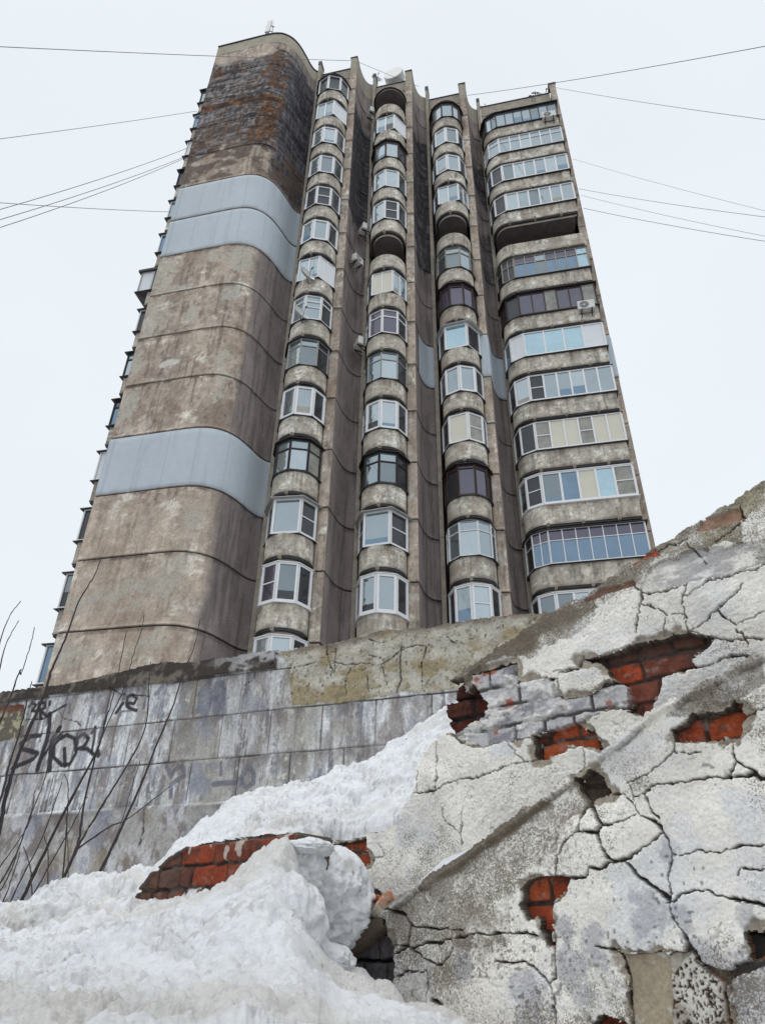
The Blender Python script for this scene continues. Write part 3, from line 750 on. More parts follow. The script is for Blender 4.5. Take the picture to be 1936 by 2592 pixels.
def balcony(path, glaz, k, seed, spouts, poly, label=None, back=0.9, long=False):
    z0 = ZK(k)
    zb, zt = z0 + 0.24, z0 + 1.18
    prof = [(-0.09, zb), (0.012, zb), (0.015, zb + 0.06), (0.0, zb + 0.075)] + [(0.0, z) for z in np.linspace(zb + 0.12, zt - 0.04, 17)] + [(0.0, zt), (-0.09, zt)]
    prof += [(-0.09, zt - 0.2), (-0.09, zb + 0.2)]
    V, Q = sweep(path, prof)
    light = 0.35 + 0.45 * random.random()
    col = parapet_col(V, seed, light)
    fz = (V[:, 2] - zb) / (zt - zb)
    drip = sst(0.5, 0.75, fbm(V[:, 0] * 5 + seed, V[:, 2] * 0.6, 4, seed)) * sst(0.2, 1.0, fz)
    col = mixc(col, np.array([0.14, 0.115, 0.09]), drip * 0.55)
    col = mixc(col, np.array([0.10, 0.08, 0.065]), sst(0.2, 0.0, fz + 0.25 * (fbm(V[:, 0] * 4, V[:, 1] * 4, 3, seed + 1) - 0.5)) * 0.55)
    o = tnp('balcony', V, Q, M['balcony'], tower, col=col, smooth=False)
    if label: o['label'] = label
    # floor slab with its recessed edge band
    m = MB()
    P, Nn = miter(path)
    q = [tuple(p) for p in (P - Nn * 0.15)]
    q = q + [(q[-1][0] + (0.0 if not long else -0.05), path[0][1] + back), (q[0][0], path[0][1] + back)]
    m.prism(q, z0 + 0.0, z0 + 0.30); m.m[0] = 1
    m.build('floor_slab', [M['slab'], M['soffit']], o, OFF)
    # dark trim band under the rim, standing in for the shadow gap there
    V2, Q2 = sweep(path, [(-0.16, zb - 0.095), (-0.03, zb - 0.085), (-0.025, zb - 0.004), (-0.16, zb - 0.004)])
    tnp('rim_shade_trim', V2, Q2, M['sill'], o, smooth=False)
    if spouts:
        for (x, y) in spouts:
            sp = MB()
            sp.box(x - 0.06, x + 0.06, y - 0.07, y + 0.1, zb - 0.10, zb + 0.05)
            sp.box(x - 0.022, x + 0.022, y - 0.16, y - 0.07, zb - 0.05, zb - 0.01)
            sp.build('drain_spout', M['slab'], o, OFF)
    if glaz is None: return o
    zs, zh = zt + 0.025, z0 + HF - 0.03
    fm, pm = MB(), MB()
    nf = len(poly) - 1
    for i in range(nf):
        a, b = poly[i], poly[i + 1]
        if not long:
            if i == 0 or i == nf - 1: n, ty = 1, ['g_dark']
            else: n, ty = glaz['pans'][i - 1], glaz['kinds'][i - 1]
        else:
            if i == 0: n, ty = 1, ['panel']
            elif i == 1: n, ty = 1, glaz['left'][0]
            elif i == 2: n, ty = 1 if glaz['n'] < 7 else 2, glaz['left'][1]
            elif i == 3: n, ty = glaz['n'], glaz['kinds']
            else: n, ty = 1, ['g_sky']
        facet(fm, pm, a, b, zs, zh, n, ty, glaz['fw'], glaz['trans'], glaz['mull'])
    fm.build('window_frame', M[glaz['fr']], o, OFF)
    pm.build('window_pane', [M[p] for p in PANES], o, OFF)
    V3, Q3 = sweep(poly, [(-0.25, zt + 0.004), (0.075, zt - 0.02), (0.075, zt + 0.0), (-0.25, zt + 0.024)])
    tnp('sheet_sill', V3, Q3, M['white' if glaz['hood'] == 'white' else 'sill'], o, smooth=False)
    hd = glaz['hood']
    hm = {'dark': 'black', 'white': 'white', 'grey': 'grey'}.get(hd, 'sill')
    w_ = {'dark': 0.13, 'white': 0.07, 'grey': 0.20}.get(hd, 0.06)
    V4, Q4 = sweep(poly, [(-0.2, zh + 0.003), (w_, zh - 0.015 - w_ * 0.15), (w_, zh + 0.015 - w_ * 0.15), (-0.2, zh + 0.035)])
    tnp('window_hood', V4, Q4, M[hm], o, smooth=False)
    return o

BL = {(0, 2): None}
for ci, (tab, (pu, pd)) in enumerate(zip((B1, B2, B3), PIER)):
    path = bay_path(pu, pd)
    for k, gz in tab.items():
        poly = bay_poly(pu, pd, gz['angs']) if gz else None
        sp = [(pu - 1.37, pd - 0.12 - 0.90)]
        lab = 'open balcony without glazing' if gz is None else ('dark framed glazed balcony' if gz['fr'] in ('black', 'brown') else None)
        balcony(path, gz, k, ci * 20 + k, sp, poly, lab)
for k, gz in B4.items():
    balcony(long_path(), gz, k, 70 + k, [(1.1, 25.73), (2.5, 25.73), (3.9, 25.73)], long_poly(), 'long open balcony without glazing' if gz is None else 'long glazed corner balcony', 0.9, True)
# loggia openings on the back walls seen through the open balconies
for (pu, pd), k in ((PIER[1], 1), (PIER[1], 6), (PIER[2], 5)):
    m = MB(); m.box(pu - 1.7, pu - 0.9, pd + 1.38, pd + 1.5, ZK(k) + 0.9, ZK(k) + 2.4); m.build('loggia_window', M['g_dark'], tower, OFF)
m = MB(); m.box(3.6, 4.5, 28.1, 28.25, ZK(5) + 0.9, ZK(5) + 2.4); m.build('loggia_window', M['g_dark'], tower, OFF)

# ---- balconies standing out from the side wall on the left
for k in range(1, 16):
    big = (k == 7)
    p_ = 1.25 if big else 0.74
    d1, d2 = 20.52, 24.0
    path = [(-15.7, d1), (-15.85 - 0.68, d1), (-15.85 - 0.7, d1 + 0.02), (-15.85 - 0.7, d2), (-15.7, d2)][::-1]
    poly = [(-15.7, d1 - 0.03), (-15.85 - p_, d1 - 0.03), (-15.85 - p_, d2 + 0.03), (-15.7, d2 + 0.03)][::-1]
    kinds = {1: 'dark', 4: 'dark', 10: 'dark', 9: 'dark'}
    fr = 'black' if k in (1, 4, 10, 9) else 'white'
    if big: fr = 'grey'
    gz = dict(fr=fr, angs=None, pans=(1, 3, 2), kinds=(s_, s_, s_), fw=0.07, trans=0.7 if k in (9, 10) else None, hood='dark' if (k in (1, 4, 10) or big) else 'grey', mull=None)
    z0 = ZK(k)
    o = balcony(path, None, k, 300 + k, None, None, 'boxy glazed balcony jutting from the left side wall')
    zs, zh = z0 + 1.205, z0 + HF - 0.15
    fm, pm = MB(), MB()
    pth = poly
    for i, n in enumerate((2, 4, 2)):
        facet(fm, pm, pth[i], pth[i + 1], zs, zh, n, [['g_dark', 'g_sky'], ['g_sky', 'g_dark'], ['g_deep', 'g_dark'], ['panel', 'g_sky']][k % 4], gz['fw'], gz['trans'])
    fm.build('window_frame', M[gz['fr']], o, OFF); pm.build('window_pane', [M[p] for p in PANES], o, OFF)
    t_ = 0.28 if big else 0.03
    V3, Q3 = sweep(pth, [(-0.6, zs - t_), (0.10, zs - 0.03), (0.10, zs - 0.006), (-0.6, zs - 0.006)]); tnp('sheet_sill', V3, Q3, M['sill'], o, smooth=False)
    V3, Q3 = sweep(pth, [(-0.4, zh + 0.004), (0.14, zh - 0.04), (0.14, zh - 0.01 + t_ * 0.4), (-0.4, zh + 0.06 + t_ * 0.7)]); tnp('window_hood', V3, Q3, M['sill'], o, smooth=False)

# ---- roof parapets over the balcony columns
for i in range(4):
    fu, fd = FINS[i]
    u1 = PIER[i][0] - 0.42 if i < 3 else 4.80
    dd = fd + 0.22 if i < 3 else fd - 0.1
    m = MB(); m.box(fu + 0.18, u1, dd, dd + 0.25, ZK(0) + 0.35, CZ + 49.15); m.build('roof_parapet', M['slab'], tower, OFF)
    m = MB(); m.box(fu + 0.18, u1, dd - 0.05, dd + 0.3, CZ + 49.15, CZ + 49.22); m.build('roof_edge', M['roof_trim'], tower, OFF)
    m = MB(); m.box(fu + 0.18, u1, dd - 0.03, dd + 0.02, CZ + 48.05, CZ + 48.10); m.build('parapet_band', M['worn'], tower, OFF)
    # shallow roof over the topmost balcony
    pth = bay_path(*PIER[i]) if i < 3 else long_path()
    P, Nn = miter(pth); q = [tuple(p) for p in P]
    m = MB(); q = q + [(q[-1][0], q[0][1] + 0.6), (q[0][0], q[0][1] + 0.6)]
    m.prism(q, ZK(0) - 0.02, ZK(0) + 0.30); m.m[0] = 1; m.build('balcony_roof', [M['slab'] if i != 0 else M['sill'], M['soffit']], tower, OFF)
    V3, Q3 = sweep(pth, [(-0.2, ZK(0) + 0.305), (0.12, ZK(0) + 0.06), (0.12, ZK(0) + 0.09), (-0.2, ZK(0) + 0.36)])
    tnp('roof_hood', V3, Q3, M['sill'], tower, smooth=False)
# ================================================================== FOREGROUND WALLS
class Plane:
    """upright plane: s runs along it in plan, z is height, h stands out towards the viewer"""
    def __init__(s, P0, ang, off=0.0):
        a = math.radians(ang)
        s.d = np.array([math.sin(a), -math.cos(a)]); s.n = np.array([s.d[1], -s.d[0]])
        s.P = np.array(P0, float)
        if s.n @ s.P > 0: s.n = -s.n
        s.P = s.P + s.n * off
    def sz(s, u, v):
        r = ray(u, v); t = (s.n @ s.P) / (s.n @ r[:2]); X = r * t
        return float((X[:2] - s.P) @ s.d), float(X[2] + CZ)
    def tr(s, crop, pts): return [s.sz(*px_(crop, x, y)) for x, y in pts]
    def to3(s, S, Z, H):
        return np.stack([s.P[0] + s.d[0] * S + s.n[0] * H, s.P[1] + s.d[1] * S + s.n[1] * H, Z], -1)

def layer(name, pl, s0, s1, z0, z1, res, keep, holes, hf, cf, thick, mat, parent, rag=0.006, seed=0, edge_coat=False):
    """a sheet of masonry: a fine grid in its plane, cut to an outline and holes with ragged edges, given a thickness"""
    s = np.arange(s0, s1 + res, res); z = np.arange(z0, z1 + res, res)
    S, Z = np.meshgrid(s, z)
    H = hf(S, Z); C = cf(S, Z)
    if C.shape[-1] == 4: C, GR = C[..., :3], C[..., 3].ravel()
    else: GR = None
    cs, cz = S[:-1, :-1] + res / 2, Z[:-1, :-1] + res / 2
    ws = cs + rag * 3 * (fbm(cs * 22, cz * 22, 4, seed + 1, 0.65) - 0.5) * 2; wz = cz + rag * 3 * (fbm(cs * 22, cz * 22, 4, seed + 2, 0.65) - 0.5) * 2
    if edge_coat and holes:                                  # plaster thins to its tan undercoat along broken edges
        es = S + 0.012 * (fbm(S * 30, Z * 30, 4, seed + 5, 0.65) - 0.5) * 2; ez = Z + 0.012 * (fbm(S * 30, Z * 30, 4, seed + 6, 0.65) - 0.5) * 2
        wv = 0.003 + 0.030 * sst(0.42, 0.72, fbm(S * 9, Z * 9, 4, seed + 7))
        for h in holes:
            d_, _t = pldist(es, ez, list(h) + [h[0]], 0.05)
            m_ = 1 - sst(wv * 0.8, wv * 1.15 + 0.001, d_)
            uc = np.array([0.34, 0.29, 0.225]) * (0.5 + 1.0 * fbm(S * 40, Z * 40, 4, seed + 8, 0.7))[..., None]
            C = mixc(C, uc, m_ * 0.9); H = H - m_ * (0.012 + 0.012 * fbm(S * 40, Z * 40, 3, seed + 9))
    K = inpoly(ws, wz, keep) if keep is not None else np.ones(cs.shape, bool)
    for h in holes: K &= ~inpoly(ws, wz, h)
    nz_, ns = S.shape
    idx = np.arange(nz_ * ns).reshape(nz_, ns)
    Q = np.stack([idx[:-1, :-1], idx[:-1, 1:], idx[1:, 1:], idx[1:, :-1]], -1)[K]
    V = pl.to3(S, Z, H).reshape(-1, 3); VB = pl.to3(S, Z, np.full_like(H, -thick)).reshape(-1, 3)
    Kp = np.pad(K, 1)
    n = nz_ * ns; sk = []
    for (dy, dx, a, b) in ((-1, 0, (0, 0), (0, 1)), (1, 0, (1, 1), (1, 0)), (0, -1, (1, 0), (0, 0)), (0, 1, (0, 1), (1, 1))):
        E_ = K & ~Kp[1 + dy:1 + dy + K.shape[0], 1 + dx:1 + dx + K.shape[1]]
        jj, ii = np.where(E_)
        A = idx[jj + a[0], ii + a[1]]; B = idx[jj + b[0], ii + b[1]]
        sk.append(np.stack([B + 2 * n, A + 2 * n, A + n, B + n], -1))
    sk = np.concatenate(sk)
    V2 = np.concatenate([V, VB, V]); C2 = np.concatenate([C.reshape(-1, 3), C.reshape(-1, 3) * 0 + np.array([0.10, 0.085, 0.07]), C.reshape(-1, 3) * 0.25 + np.array([0.09, 0.078, 0.062])])
    if GR is not None: C2 = np.column_stack([C2, np.concatenate([GR, GR, GR])])
    Q2 = np.concatenate([Q, sk])
    used = np.unique(Q2); remap = np.zeros(len(V2), np.int32); remap[used] = np.arange(len(used))
    return mesh_np(name, V2[used], remap[Q2], M[mat], parent, col=C2[used])

def cracks(S, Z, lst, seed, jit=0.010):
    """0..1 depth of the cracks: each is (points, half width in m, width at the ends)"""
    js = S + jit * (fbm(S * 30, Z * 30, 3, seed) - 0.5) * 2 + jit * 0.5 * (fbm(S * 90, Z * 90, 2, seed + 2) - 0.5) * 2
    jz = Z + jit * (fbm(S * 30, Z * 30, 3, seed + 1) - 0.5) * 2 + jit * 0.5 * (fbm(S * 90, Z * 90, 2, seed + 3) - 0.5) * 2
    D = np.zeros_like(S)
    wn = 0.15 + 2.6 * sst(0.25, 0.85, fbm(S * 11, Z * 11, 4, seed + 4, 0.65))
    for pts, w in lst:
        d, t = pldist(js, jz, pts, w * 3 + 0.012)
        taper = np.clip(np.minimum(t, 1 - t) * 6 + 0.45, 0, 1)
        ww = np.maximum(w * wn * taper, 0.0010)
        D = np.maximum(D, 1 - sst(ww * 0.75, ww * 1.0 + 0.0012, d))
    return D

def brickwork(S, Z, z0, pitch=0.0715, L=0.262, seed=0, joint=0.0065):
    js = S + 0.012 * (fbm(S * 25, Z * 25, 3, seed) - 0.5); jz = Z + 0.008 * (fbm(S * 18, Z * 18, 3, seed + 1) - 0.5) * 2
    row = np.floor((jz - z0) / pitch); fz = (jz - z0) / pitch - row
    hd = (row.astype(int) % 3 == 1)
    Lr = np.where(hd, L / 2, L)
    off = _h(row.astype(np.int64), row.astype(np.int64) * 0 + 3, seed) * L
    col = np.floor((js + off) / Lr); fs = (js + off) / Lr - col
    e = np.minimum(np.minimum(fz, 1 - fz) * pitch, np.minimum(fs, 1 - fs) * Lr)
    inb = sst(joint * 0.8, joint * 1.5, e)
    rnd = _h(row.astype(np.int64), col.astype(np.int64), seed + 5); rnd2 = _h(row.astype(np.int64), col.astype(np.int64), seed + 6)
    RED, DRK, ORG = np.array([0.40, 0.075, 0.030]), np.array([0.15, 0.058, 0.042]), np.array([0.47, 0.11, 0.036])
    c = mixc(RED, DRK, sst(0.55, 0.9, rnd)); c = mixc(c, ORG, sst(0.6, 0.9, rnd2) * 0.7)
    c = c * (0.55 + 0.9 * fbm(S * 28, Z * 28, 5, seed + 7, 0.65))[..., None]
    c = mixc(c, np.array([0.36, 0.27, 0.22]), sst(0.60, 0.70, fbm(S * 24, Z * 36, 5, seed + 12, 0.7)) * 0.45)
    c = mixc(c, np.array([0.09, 0.06, 0.05]), sst(0.56, 0.74, fbm(S * 16, Z * 22, 5, seed + 8, 0.65)) * 0.75)
    mort = mixc(np.array([0.075, 0.062, 0.054]), np.array([0.30, 0.27, 0.23]), sst(0.48, 0.60, fbm(S * 11, Z * 11, 4, seed + 13)) * 0.8) * (0.6 + 0.8 * fbm(S * 30, Z * 30, 3, seed + 9))[..., None]
    c = mixc(mort, c, inb)
    h = (inb - 1) * 0.016 + 0.009 * (fbm(S * 20, Z * 20, 4, seed + 10) - 0.5) * inb + (rnd - 0.5) * 0.012 * inb
    return c, h, inb, rnd

def poly_soft(S, Z, poly, seed, amp=0.03, f=9):
    ws = S + amp * (fbm(S * f, Z * f, 4, seed) - 0.5) * 2; wz = Z + amp * (fbm(S * f, Z * f, 4, seed + 1) - 0.5) * 2
    return inpoly(ws, wz, poly)

def plaster_col(S, Z, seed, grime):
    """old limewash: off-white with grey speckle; grime 0..1 turns it brown-grey"""
    f1 = fbm(S * 95, Z * 120, 3, seed, 0.75); f2 = fbm(S * 7, Z * 7, 5, seed + 1, 0.6); f3 = fbm(S * 34, Z * 42, 4, seed + 2, 0.7)
    c = np.array([0.87, 0.835, 0.765]) * (0.84 + 0.32 * f2)[..., None]
    c = mixc(c, np.array([0.70, 0.705, 0.715]), sst(0.5, 0.68, fbm(S * 4, Z * 4, 4, seed + 3)) * 0.7)
    g = np.clip(grime, 0, 1)
    sp = f1 * 0.70 + f3 * 0.15 + f2 * 0.15
    zn = fbm(S * 2.3 + 7, Z * 2.3, 4, seed + 24, 0.6)
    thr = 0.70 - 0.34 * g - 0.13 * sst(0.42, 0.66, zn) - 0.04 * sst(0.45, 0.70, f2)
    c = mixc(c, np.array([0.52, 0.485, 0.425]), sst(0.52, 0.74, fbm(S * 3.1, Z * 3.6, 5, seed + 25, 0.62)) * 0.40)
    dirt = sst(thr - 0.02, thr + 0.07, sp)
    dcol = mixc(np.array([0.22, 0.21, 0.205]), np.array([0.125, 0.10, 0.072]), np.clip(g * 1.3, 0, 1))
    c = mixc(c, dcol, dirt * (0.25 + 0.45 * g))
    hl = np.minimum(np.abs(fbm(S * 5, Z * 5, 4, seed + 21, 0.6) - 0.5), np.abs(fbm(S * 7 + 3, Z * 6, 4, seed + 22, 0.6) - 0.47) * 1.5)
    c = mixc(c, np.array([0.16, 0.14, 0.125]), (1 - sst(0.0015, 0.006, hl)) * sst(0.47, 0.58, fbm(S * 2.5, Z * 2.5, 3, seed + 23)) * 0.75)
    return mixc(c, np.array([0.19, 0.155, 0.115]) * (0.7 + 0.6 * f2)[..., None], sst(0.40, 1.1, g + (f2 - 0.5) * 1.1) * 0.72)

def grime_a(S, Z, g, seed): return np.clip(np.clip(g, 0, 1) * 0.62 + 0.50 * sst(0.48, 0.72, fbm(S * 3.5, Z * 3.5, 5, seed, 0.6)) * (0.4 + fbm(S * 16, Z * 16, 4, seed + 1, 0.7)), 0.0, 1.0)

PA = 50.0
UP, LO = Plane((0.95, 2.95), PA), Plane((0.95, 2.95), PA, 0.12)
t_ = UP.tr

# ---------------- upper stair parapet
up_root = empty('stair_parapet', (0.6, 3.25, 0.0))
tag(up_root, 'upper cracked white plastered stair parapet with exposed brick patches, sloping up to the right', 'wall')
def place(o, root):
    """hang a mesh built in world space under its thing"""
    o.parent = root
    o.matrix_parent_inverse = Matrix.Translation(-Vector(root.location))
    return o
up_top = t_(R4, [(165, 410), (700, 62)]) + t_(R5, [(340, 985), (450, 935), (600, 830), (765, 715), (790, 728), (930, 610), (1050, 545), (1150, 485), (1255, 415), (1350, 352), (1440, 300), (1520, 250), (1652, 165)])
a_, b_2 = up_top[-2], up_top[-1]
far = (2.4, b_2[1] + (b_2[1] - a_[1]) / (b_2[0] - a_[0]) * (2.4 - b_2[0]))
up_left = t_(R4, [(5, 940), (5, 825), (85, 700), (150, 662), (128, 600), (108, 515), (150, 490), (160, 440)])
low_l = t_(R7, [(560, 700), (330, 560), (305, 500), (330, 465), (570, 425), (800, 345)])
up_keep = up_top + [far, (2.4, 0.9), (1.0, 0.9), (-0.2, 1.4)] + t_(R7, [(1000, 700), (760, 880)]) + low_l + t_(R7, [(810, 245), (870, 170)]) + up_left
core_keep = [(s, z - 0.012) for s, z in up_top] + [far, (2.4, 0.9), (1.0, 0.9), (-0.2, 1.3)] + t_(R7, [(800, 900), (640, 780), (330, 600)]) + low_l[2:] + t_(R7, [(815, 245), (880, 175)]) + up_left
H_red = t_(R4, [(770, 320), (860, 303), (940, 275), (1050, 235), (1170, 210), (1260, 190), (1300, 183), (1350, 200), (1410, 205), (1395, 240), (1340, 290), (1290, 322), (1330, 350), (1250, 370), (1160, 395), (1155, 470), (1125, 512), (1100, 572), (1060, 575), (1000, 558), (1022, 522), (985, 440), (930, 412), (902, 385), (905, 352), (862, 335)])
H_wash = t_(R4, [(262, 380), (345, 358), (470, 328), (482, 412), (500, 416), (600, 404), (665, 410), (672, 480), (700, 500), (760, 490), (862, 460), (890, 428), (932, 420), (985, 440), (1022, 500), (1000, 548), (935, 548), (880, 562), (800, 592), (762, 612), (690, 626), (560, 668), (548, 684), (430, 702), (300, 727), (222, 715), (165, 665), (240, 622), (318, 582), (332, 528), (300, 482), (262, 430)])
H_low = t_(R4, [(548, 682), (690, 626), (762, 612), (800, 650), (842, 642), (872, 690), (888, 748), (840, 732), (790, 716), (720, 735), (625, 780), (568, 792)])
H_end = t_(R4, [(150, 415), (222, 400), (236, 470), (264, 430), (300, 482), (332, 528), (322, 580), (240, 624), (165, 665), (130, 668), (100, 520)])
H_foot = t_(R7, [(330, 480), (570, 432), (585, 560), (600, 600), (500, 640), (330, 540)])
up_holes = [H_red, H_wash, H_low, H_end, H_foot]
UC = [(R4, [(0, 945), (100, 935), (160, 900), (250, 880), (370, 850), (440, 820), (500, 800), (575, 790)], 4), (R4, [(95, 690), (100, 810), (105, 900)], 4), (R4, [(430, 700), (480, 770), (520, 800), (575, 790)], 4),
      (R4, [(125, 1000), (135, 1070), (210, 1140), (220, 1195)], 2.5), (R4, [(225, 1040), (222, 1100), (215, 1140)], 1.5), (R4, [(795, 730), (800, 820), (770, 870)], 2.5), (R4, [(770, 320), (775, 360), (680, 378)], 4),
      (R5, [(440, 1330), (420, 1405), (340, 1415), (250, 1425)], 4), (R5, [(835, 890), (830, 985), (805, 1080), (800, 1170)], 4), (R5, [(840, 985), (930, 1005), (1000, 1050), (975, 1195)], 2.5),
      (R5, [(1000, 1050), (1110, 1045)], 2), (R5, [(1150, 855), (1100, 955), (1120, 1050), (1150, 1165)], 5), (R5, [(1100, 955), (1230, 870), (1290, 820), (1400, 800), (1530, 775), (1652, 720)], 5),
      (R5, [(1500, 850), (1460, 910), (1340, 1015), (1270, 1080), (1155, 1165)], 3), (R5, [(1340, 1015), (1410, 1080), (1465, 1110), (1560, 1070), (1652, 1020)], 4), (R5, [(1320, 1195), (1380, 1225), (1430, 1222), (1540, 1215), (1652, 1210)], 5),
      (R5, [(1465, 1140), (1500, 1190), (1530, 1245)], 3), (R5, [(1490, 330), (1510, 400), (1530, 430), (1430, 500), (1330, 570)], 5), (R5, [(840, 910), (960, 910), (1060, 880), (1150, 850)], 5),
      (R5, [(1200, 1400), (1330, 1365), (1450, 1328), (1652, 1318)], 6), (R5, [(780, 860), (850, 910)], 4), (R7, [(905, 0), (915, 140), (1020, 130), (1030, 0)], 3), (R7, [(660, 470), (690, 560), (605, 575)], 2.5),
      (R4, [(985, 440), (1050, 520), (1100, 575), (1140, 610), (1230, 600)], 4), (R5, [(1130, 585), (1200, 640), (1260, 720)], 2), (R5, [(960, 640), (1030, 600), (1140, 560)], 3)]
def mkcr(pl, lst): return [(pl.tr(c, p), w * 0.00050) for c, p, w in lst]
UCR = mkcr(UP, UC)
up_line = np.array(up_top + [far])
def below_top(S, Z): return np.interp(S, up_line[:, 0], up_line[:, 1]) - Z
lo_top_src = [(700, 2060), (745, 2040), (840, 1962), (930, 1895), (1000, 1848), (1150, 1740), (1270, 1652), (1300, 1628), (1400, 1548), (1480, 1500), (1560, 1455), (1640, 1412)]
lo_top = LO.tr(FULL, lo_top_src)
lo_top += [(2.4, lo_top[-1][1] + 0.30 * (2.4 - lo_top[-1][0]))]
lo_line = np.array(lo_top)
def below_lo(S, Z): return np.interp(S, lo_line[:, 0], lo_line[:, 1]) - Z

top_dirt = t_(R4, [(165, 410), (700, 62), (830, 20), (860, 60), (760, 200), (640, 250), (480, 300), (350, 350), (250, 385)])
brick_top = [t_(R5, [(775, 745), (770, 712), (935, 618), (960, 660), (860, 690), (800, 740)]), t_(R5, [(445, 950), (560, 880), (790, 825), (800, 860), (610, 905), (560, 930), (480, 960)]), t_(R5, [(1190, 500), (1260, 405), (1460, 350), (1520, 420), (1400, 460), (1250, 500)])]
moss = t_(R5, [(320, 985), (450, 940), (600, 840), (760, 720), (930, 610), (1255, 410), (1652, 165), (1652, 330), (1500, 420), (1500, 570), (1300, 560), (1150, 640), (1000, 700), (860, 820), (700, 880), (560, 960), (420, 1040)])
grey_band = t_(R5, [(830, 880), (900, 760), (1100, 650), (1400, 620), (1652, 560), (1652, 700), (1450, 790), (1250, 830), (1050, 880), (900, 910)])
plates_s = 11
def hf_up(S, Z):
    h = 0.016 * (fbm(S * 3, Z * 4, 3, 301) - 0.5) * 2 + 0.0032 * (fbm(S * 25, Z * 25, 5, 302, 0.65) - 0.5) * 2 + 0.0022 * (fbm(S * 110, Z * 110, 2, 303) - 0.5) * 2
    bt = below_top(S, Z)
    h += 0.02 * (fbm(S * 9, Z * 9, 4, 304) - 0.5) * sst(0.25, 0.0, bt)
    for p in brick_top: h = np.where(poly_soft(S, Z, p, 305, 0.01), h - 0.012, h)
    h = h - 0.012 * poly_soft(S, Z, grey_band, 316, 0.02)
    return h - 0.030 * cracks(S, Z, UCR, 306)
def cf_up(S, Z):
    bt = below_top(S, Z)
    n = fbm(S * 5, Z * 5, 4, 307) - 0.5
    g = 0.85 * sst(0.16, 0.0, bt + n * 0.15) + 0.55 * poly_soft(S, Z, top_dirt, 308, 0.05)
    mo = poly_soft(S, Z, moss, 309, 0.05).astype(float)
    g = np.maximum(g, mo * (0.42 + n * 0.9))
    bl = -below_lo(S, Z)
    g = np.maximum(g, 0.50 * sst(0.06, 0.0, bl + n * 0.10) * sst(-1.0, -0.6, S))
    g = np.maximum(g, 0.35 + n * 0.7 * (S < -0.55) - 0.35 * sst(-0.9, -0.5, S) - 0.35)
    c = plaster_col(S, Z, 310, g)
    c = mixc(c, np.array([0.30, 0.27, 0.16]) * (0.6 + 0.8 * fbm(S * 12, Z * 12, 3, 311))[..., None], mo * sst(0.5, 0.68, fbm(S * 9, Z * 9, 5, 312, 0.65)) * 0.7)
    c = mixc(c, np.array([0.36, 0.345, 0.34]), poly_soft(S, Z, grey_band, 316, 0.02) * sst(0.38, 0.6, fbm(S * 12, Z * 30, 5, 317)) * 0.75)
    for i, p in enumerate(brick_top):
        m = poly_soft(S, Z, p, 305, 0.012)
        bc = np.array([(0.40, 0.085, 0.045), (0.20, 0.10, 0.07), (0.33, 0.19, 0.125)][i]) * (0.55 + 0.9 * fbm(S * 30, Z * 30, 4, 313))[..., None]
        c = mixc(c, bc, m * 0.9)
    c = mixc(c, np.array([0.055, 0.045, 0.038]), cracks(S, Z, UCR, 306) * 0.92)
    ga = grime_a(S, Z, g, 318)
    for p in brick_top: ga = np.where(poly_soft(S, Z, p, 305, 0.012), ga * 0.3, ga)
    return np.concatenate([c, ga[..., None]], -1)
RES = 0.0036
o = layer('plaster', UP, -1.7, 2.4, 0.9, 4.2, RES, up_keep, up_holes, hf_up, cf_up, 0.075, 'plaster', None, 0.006, 320, True)
place(o, up_root)
zrow = UP.sz(*px_(R4, 1090, 388))[1]
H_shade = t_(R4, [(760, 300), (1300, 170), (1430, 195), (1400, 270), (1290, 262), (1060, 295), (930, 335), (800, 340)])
H_brown = t_(R4, [(985, 425), (1170, 385), (1160, 540), (1080, 600), (990, 560)])
def washed(S, Z): return poly_soft(S, Z, H_wash, 331, 0.012, 14)
def hf_core(S, Z):
    c, h, inb, rnd = brickwork(S, Z, zrow, 0.094, 0.285, 332)
    w = washed(S, Z)
    e = poly_soft(S, Z, H_end, 333, 0.01)
    hh = -0.068 + h
    hh = np.where(w, -0.018 + h * 0.9 + 0.010 * (fbm(S * 14, Z * 14, 4, 334) - 0.5), hh)
    rem = w * sst(0.54, 0.60, fbm(S * 7, Z * 13, 5, 342, 0.62))
    hh = hh + rem * 0.010
    return np.where(e, -0.075 + h * 1.6 + 0.04 * (fbm(S * 14, Z * 14, 4, 335) - 0.5), hh)
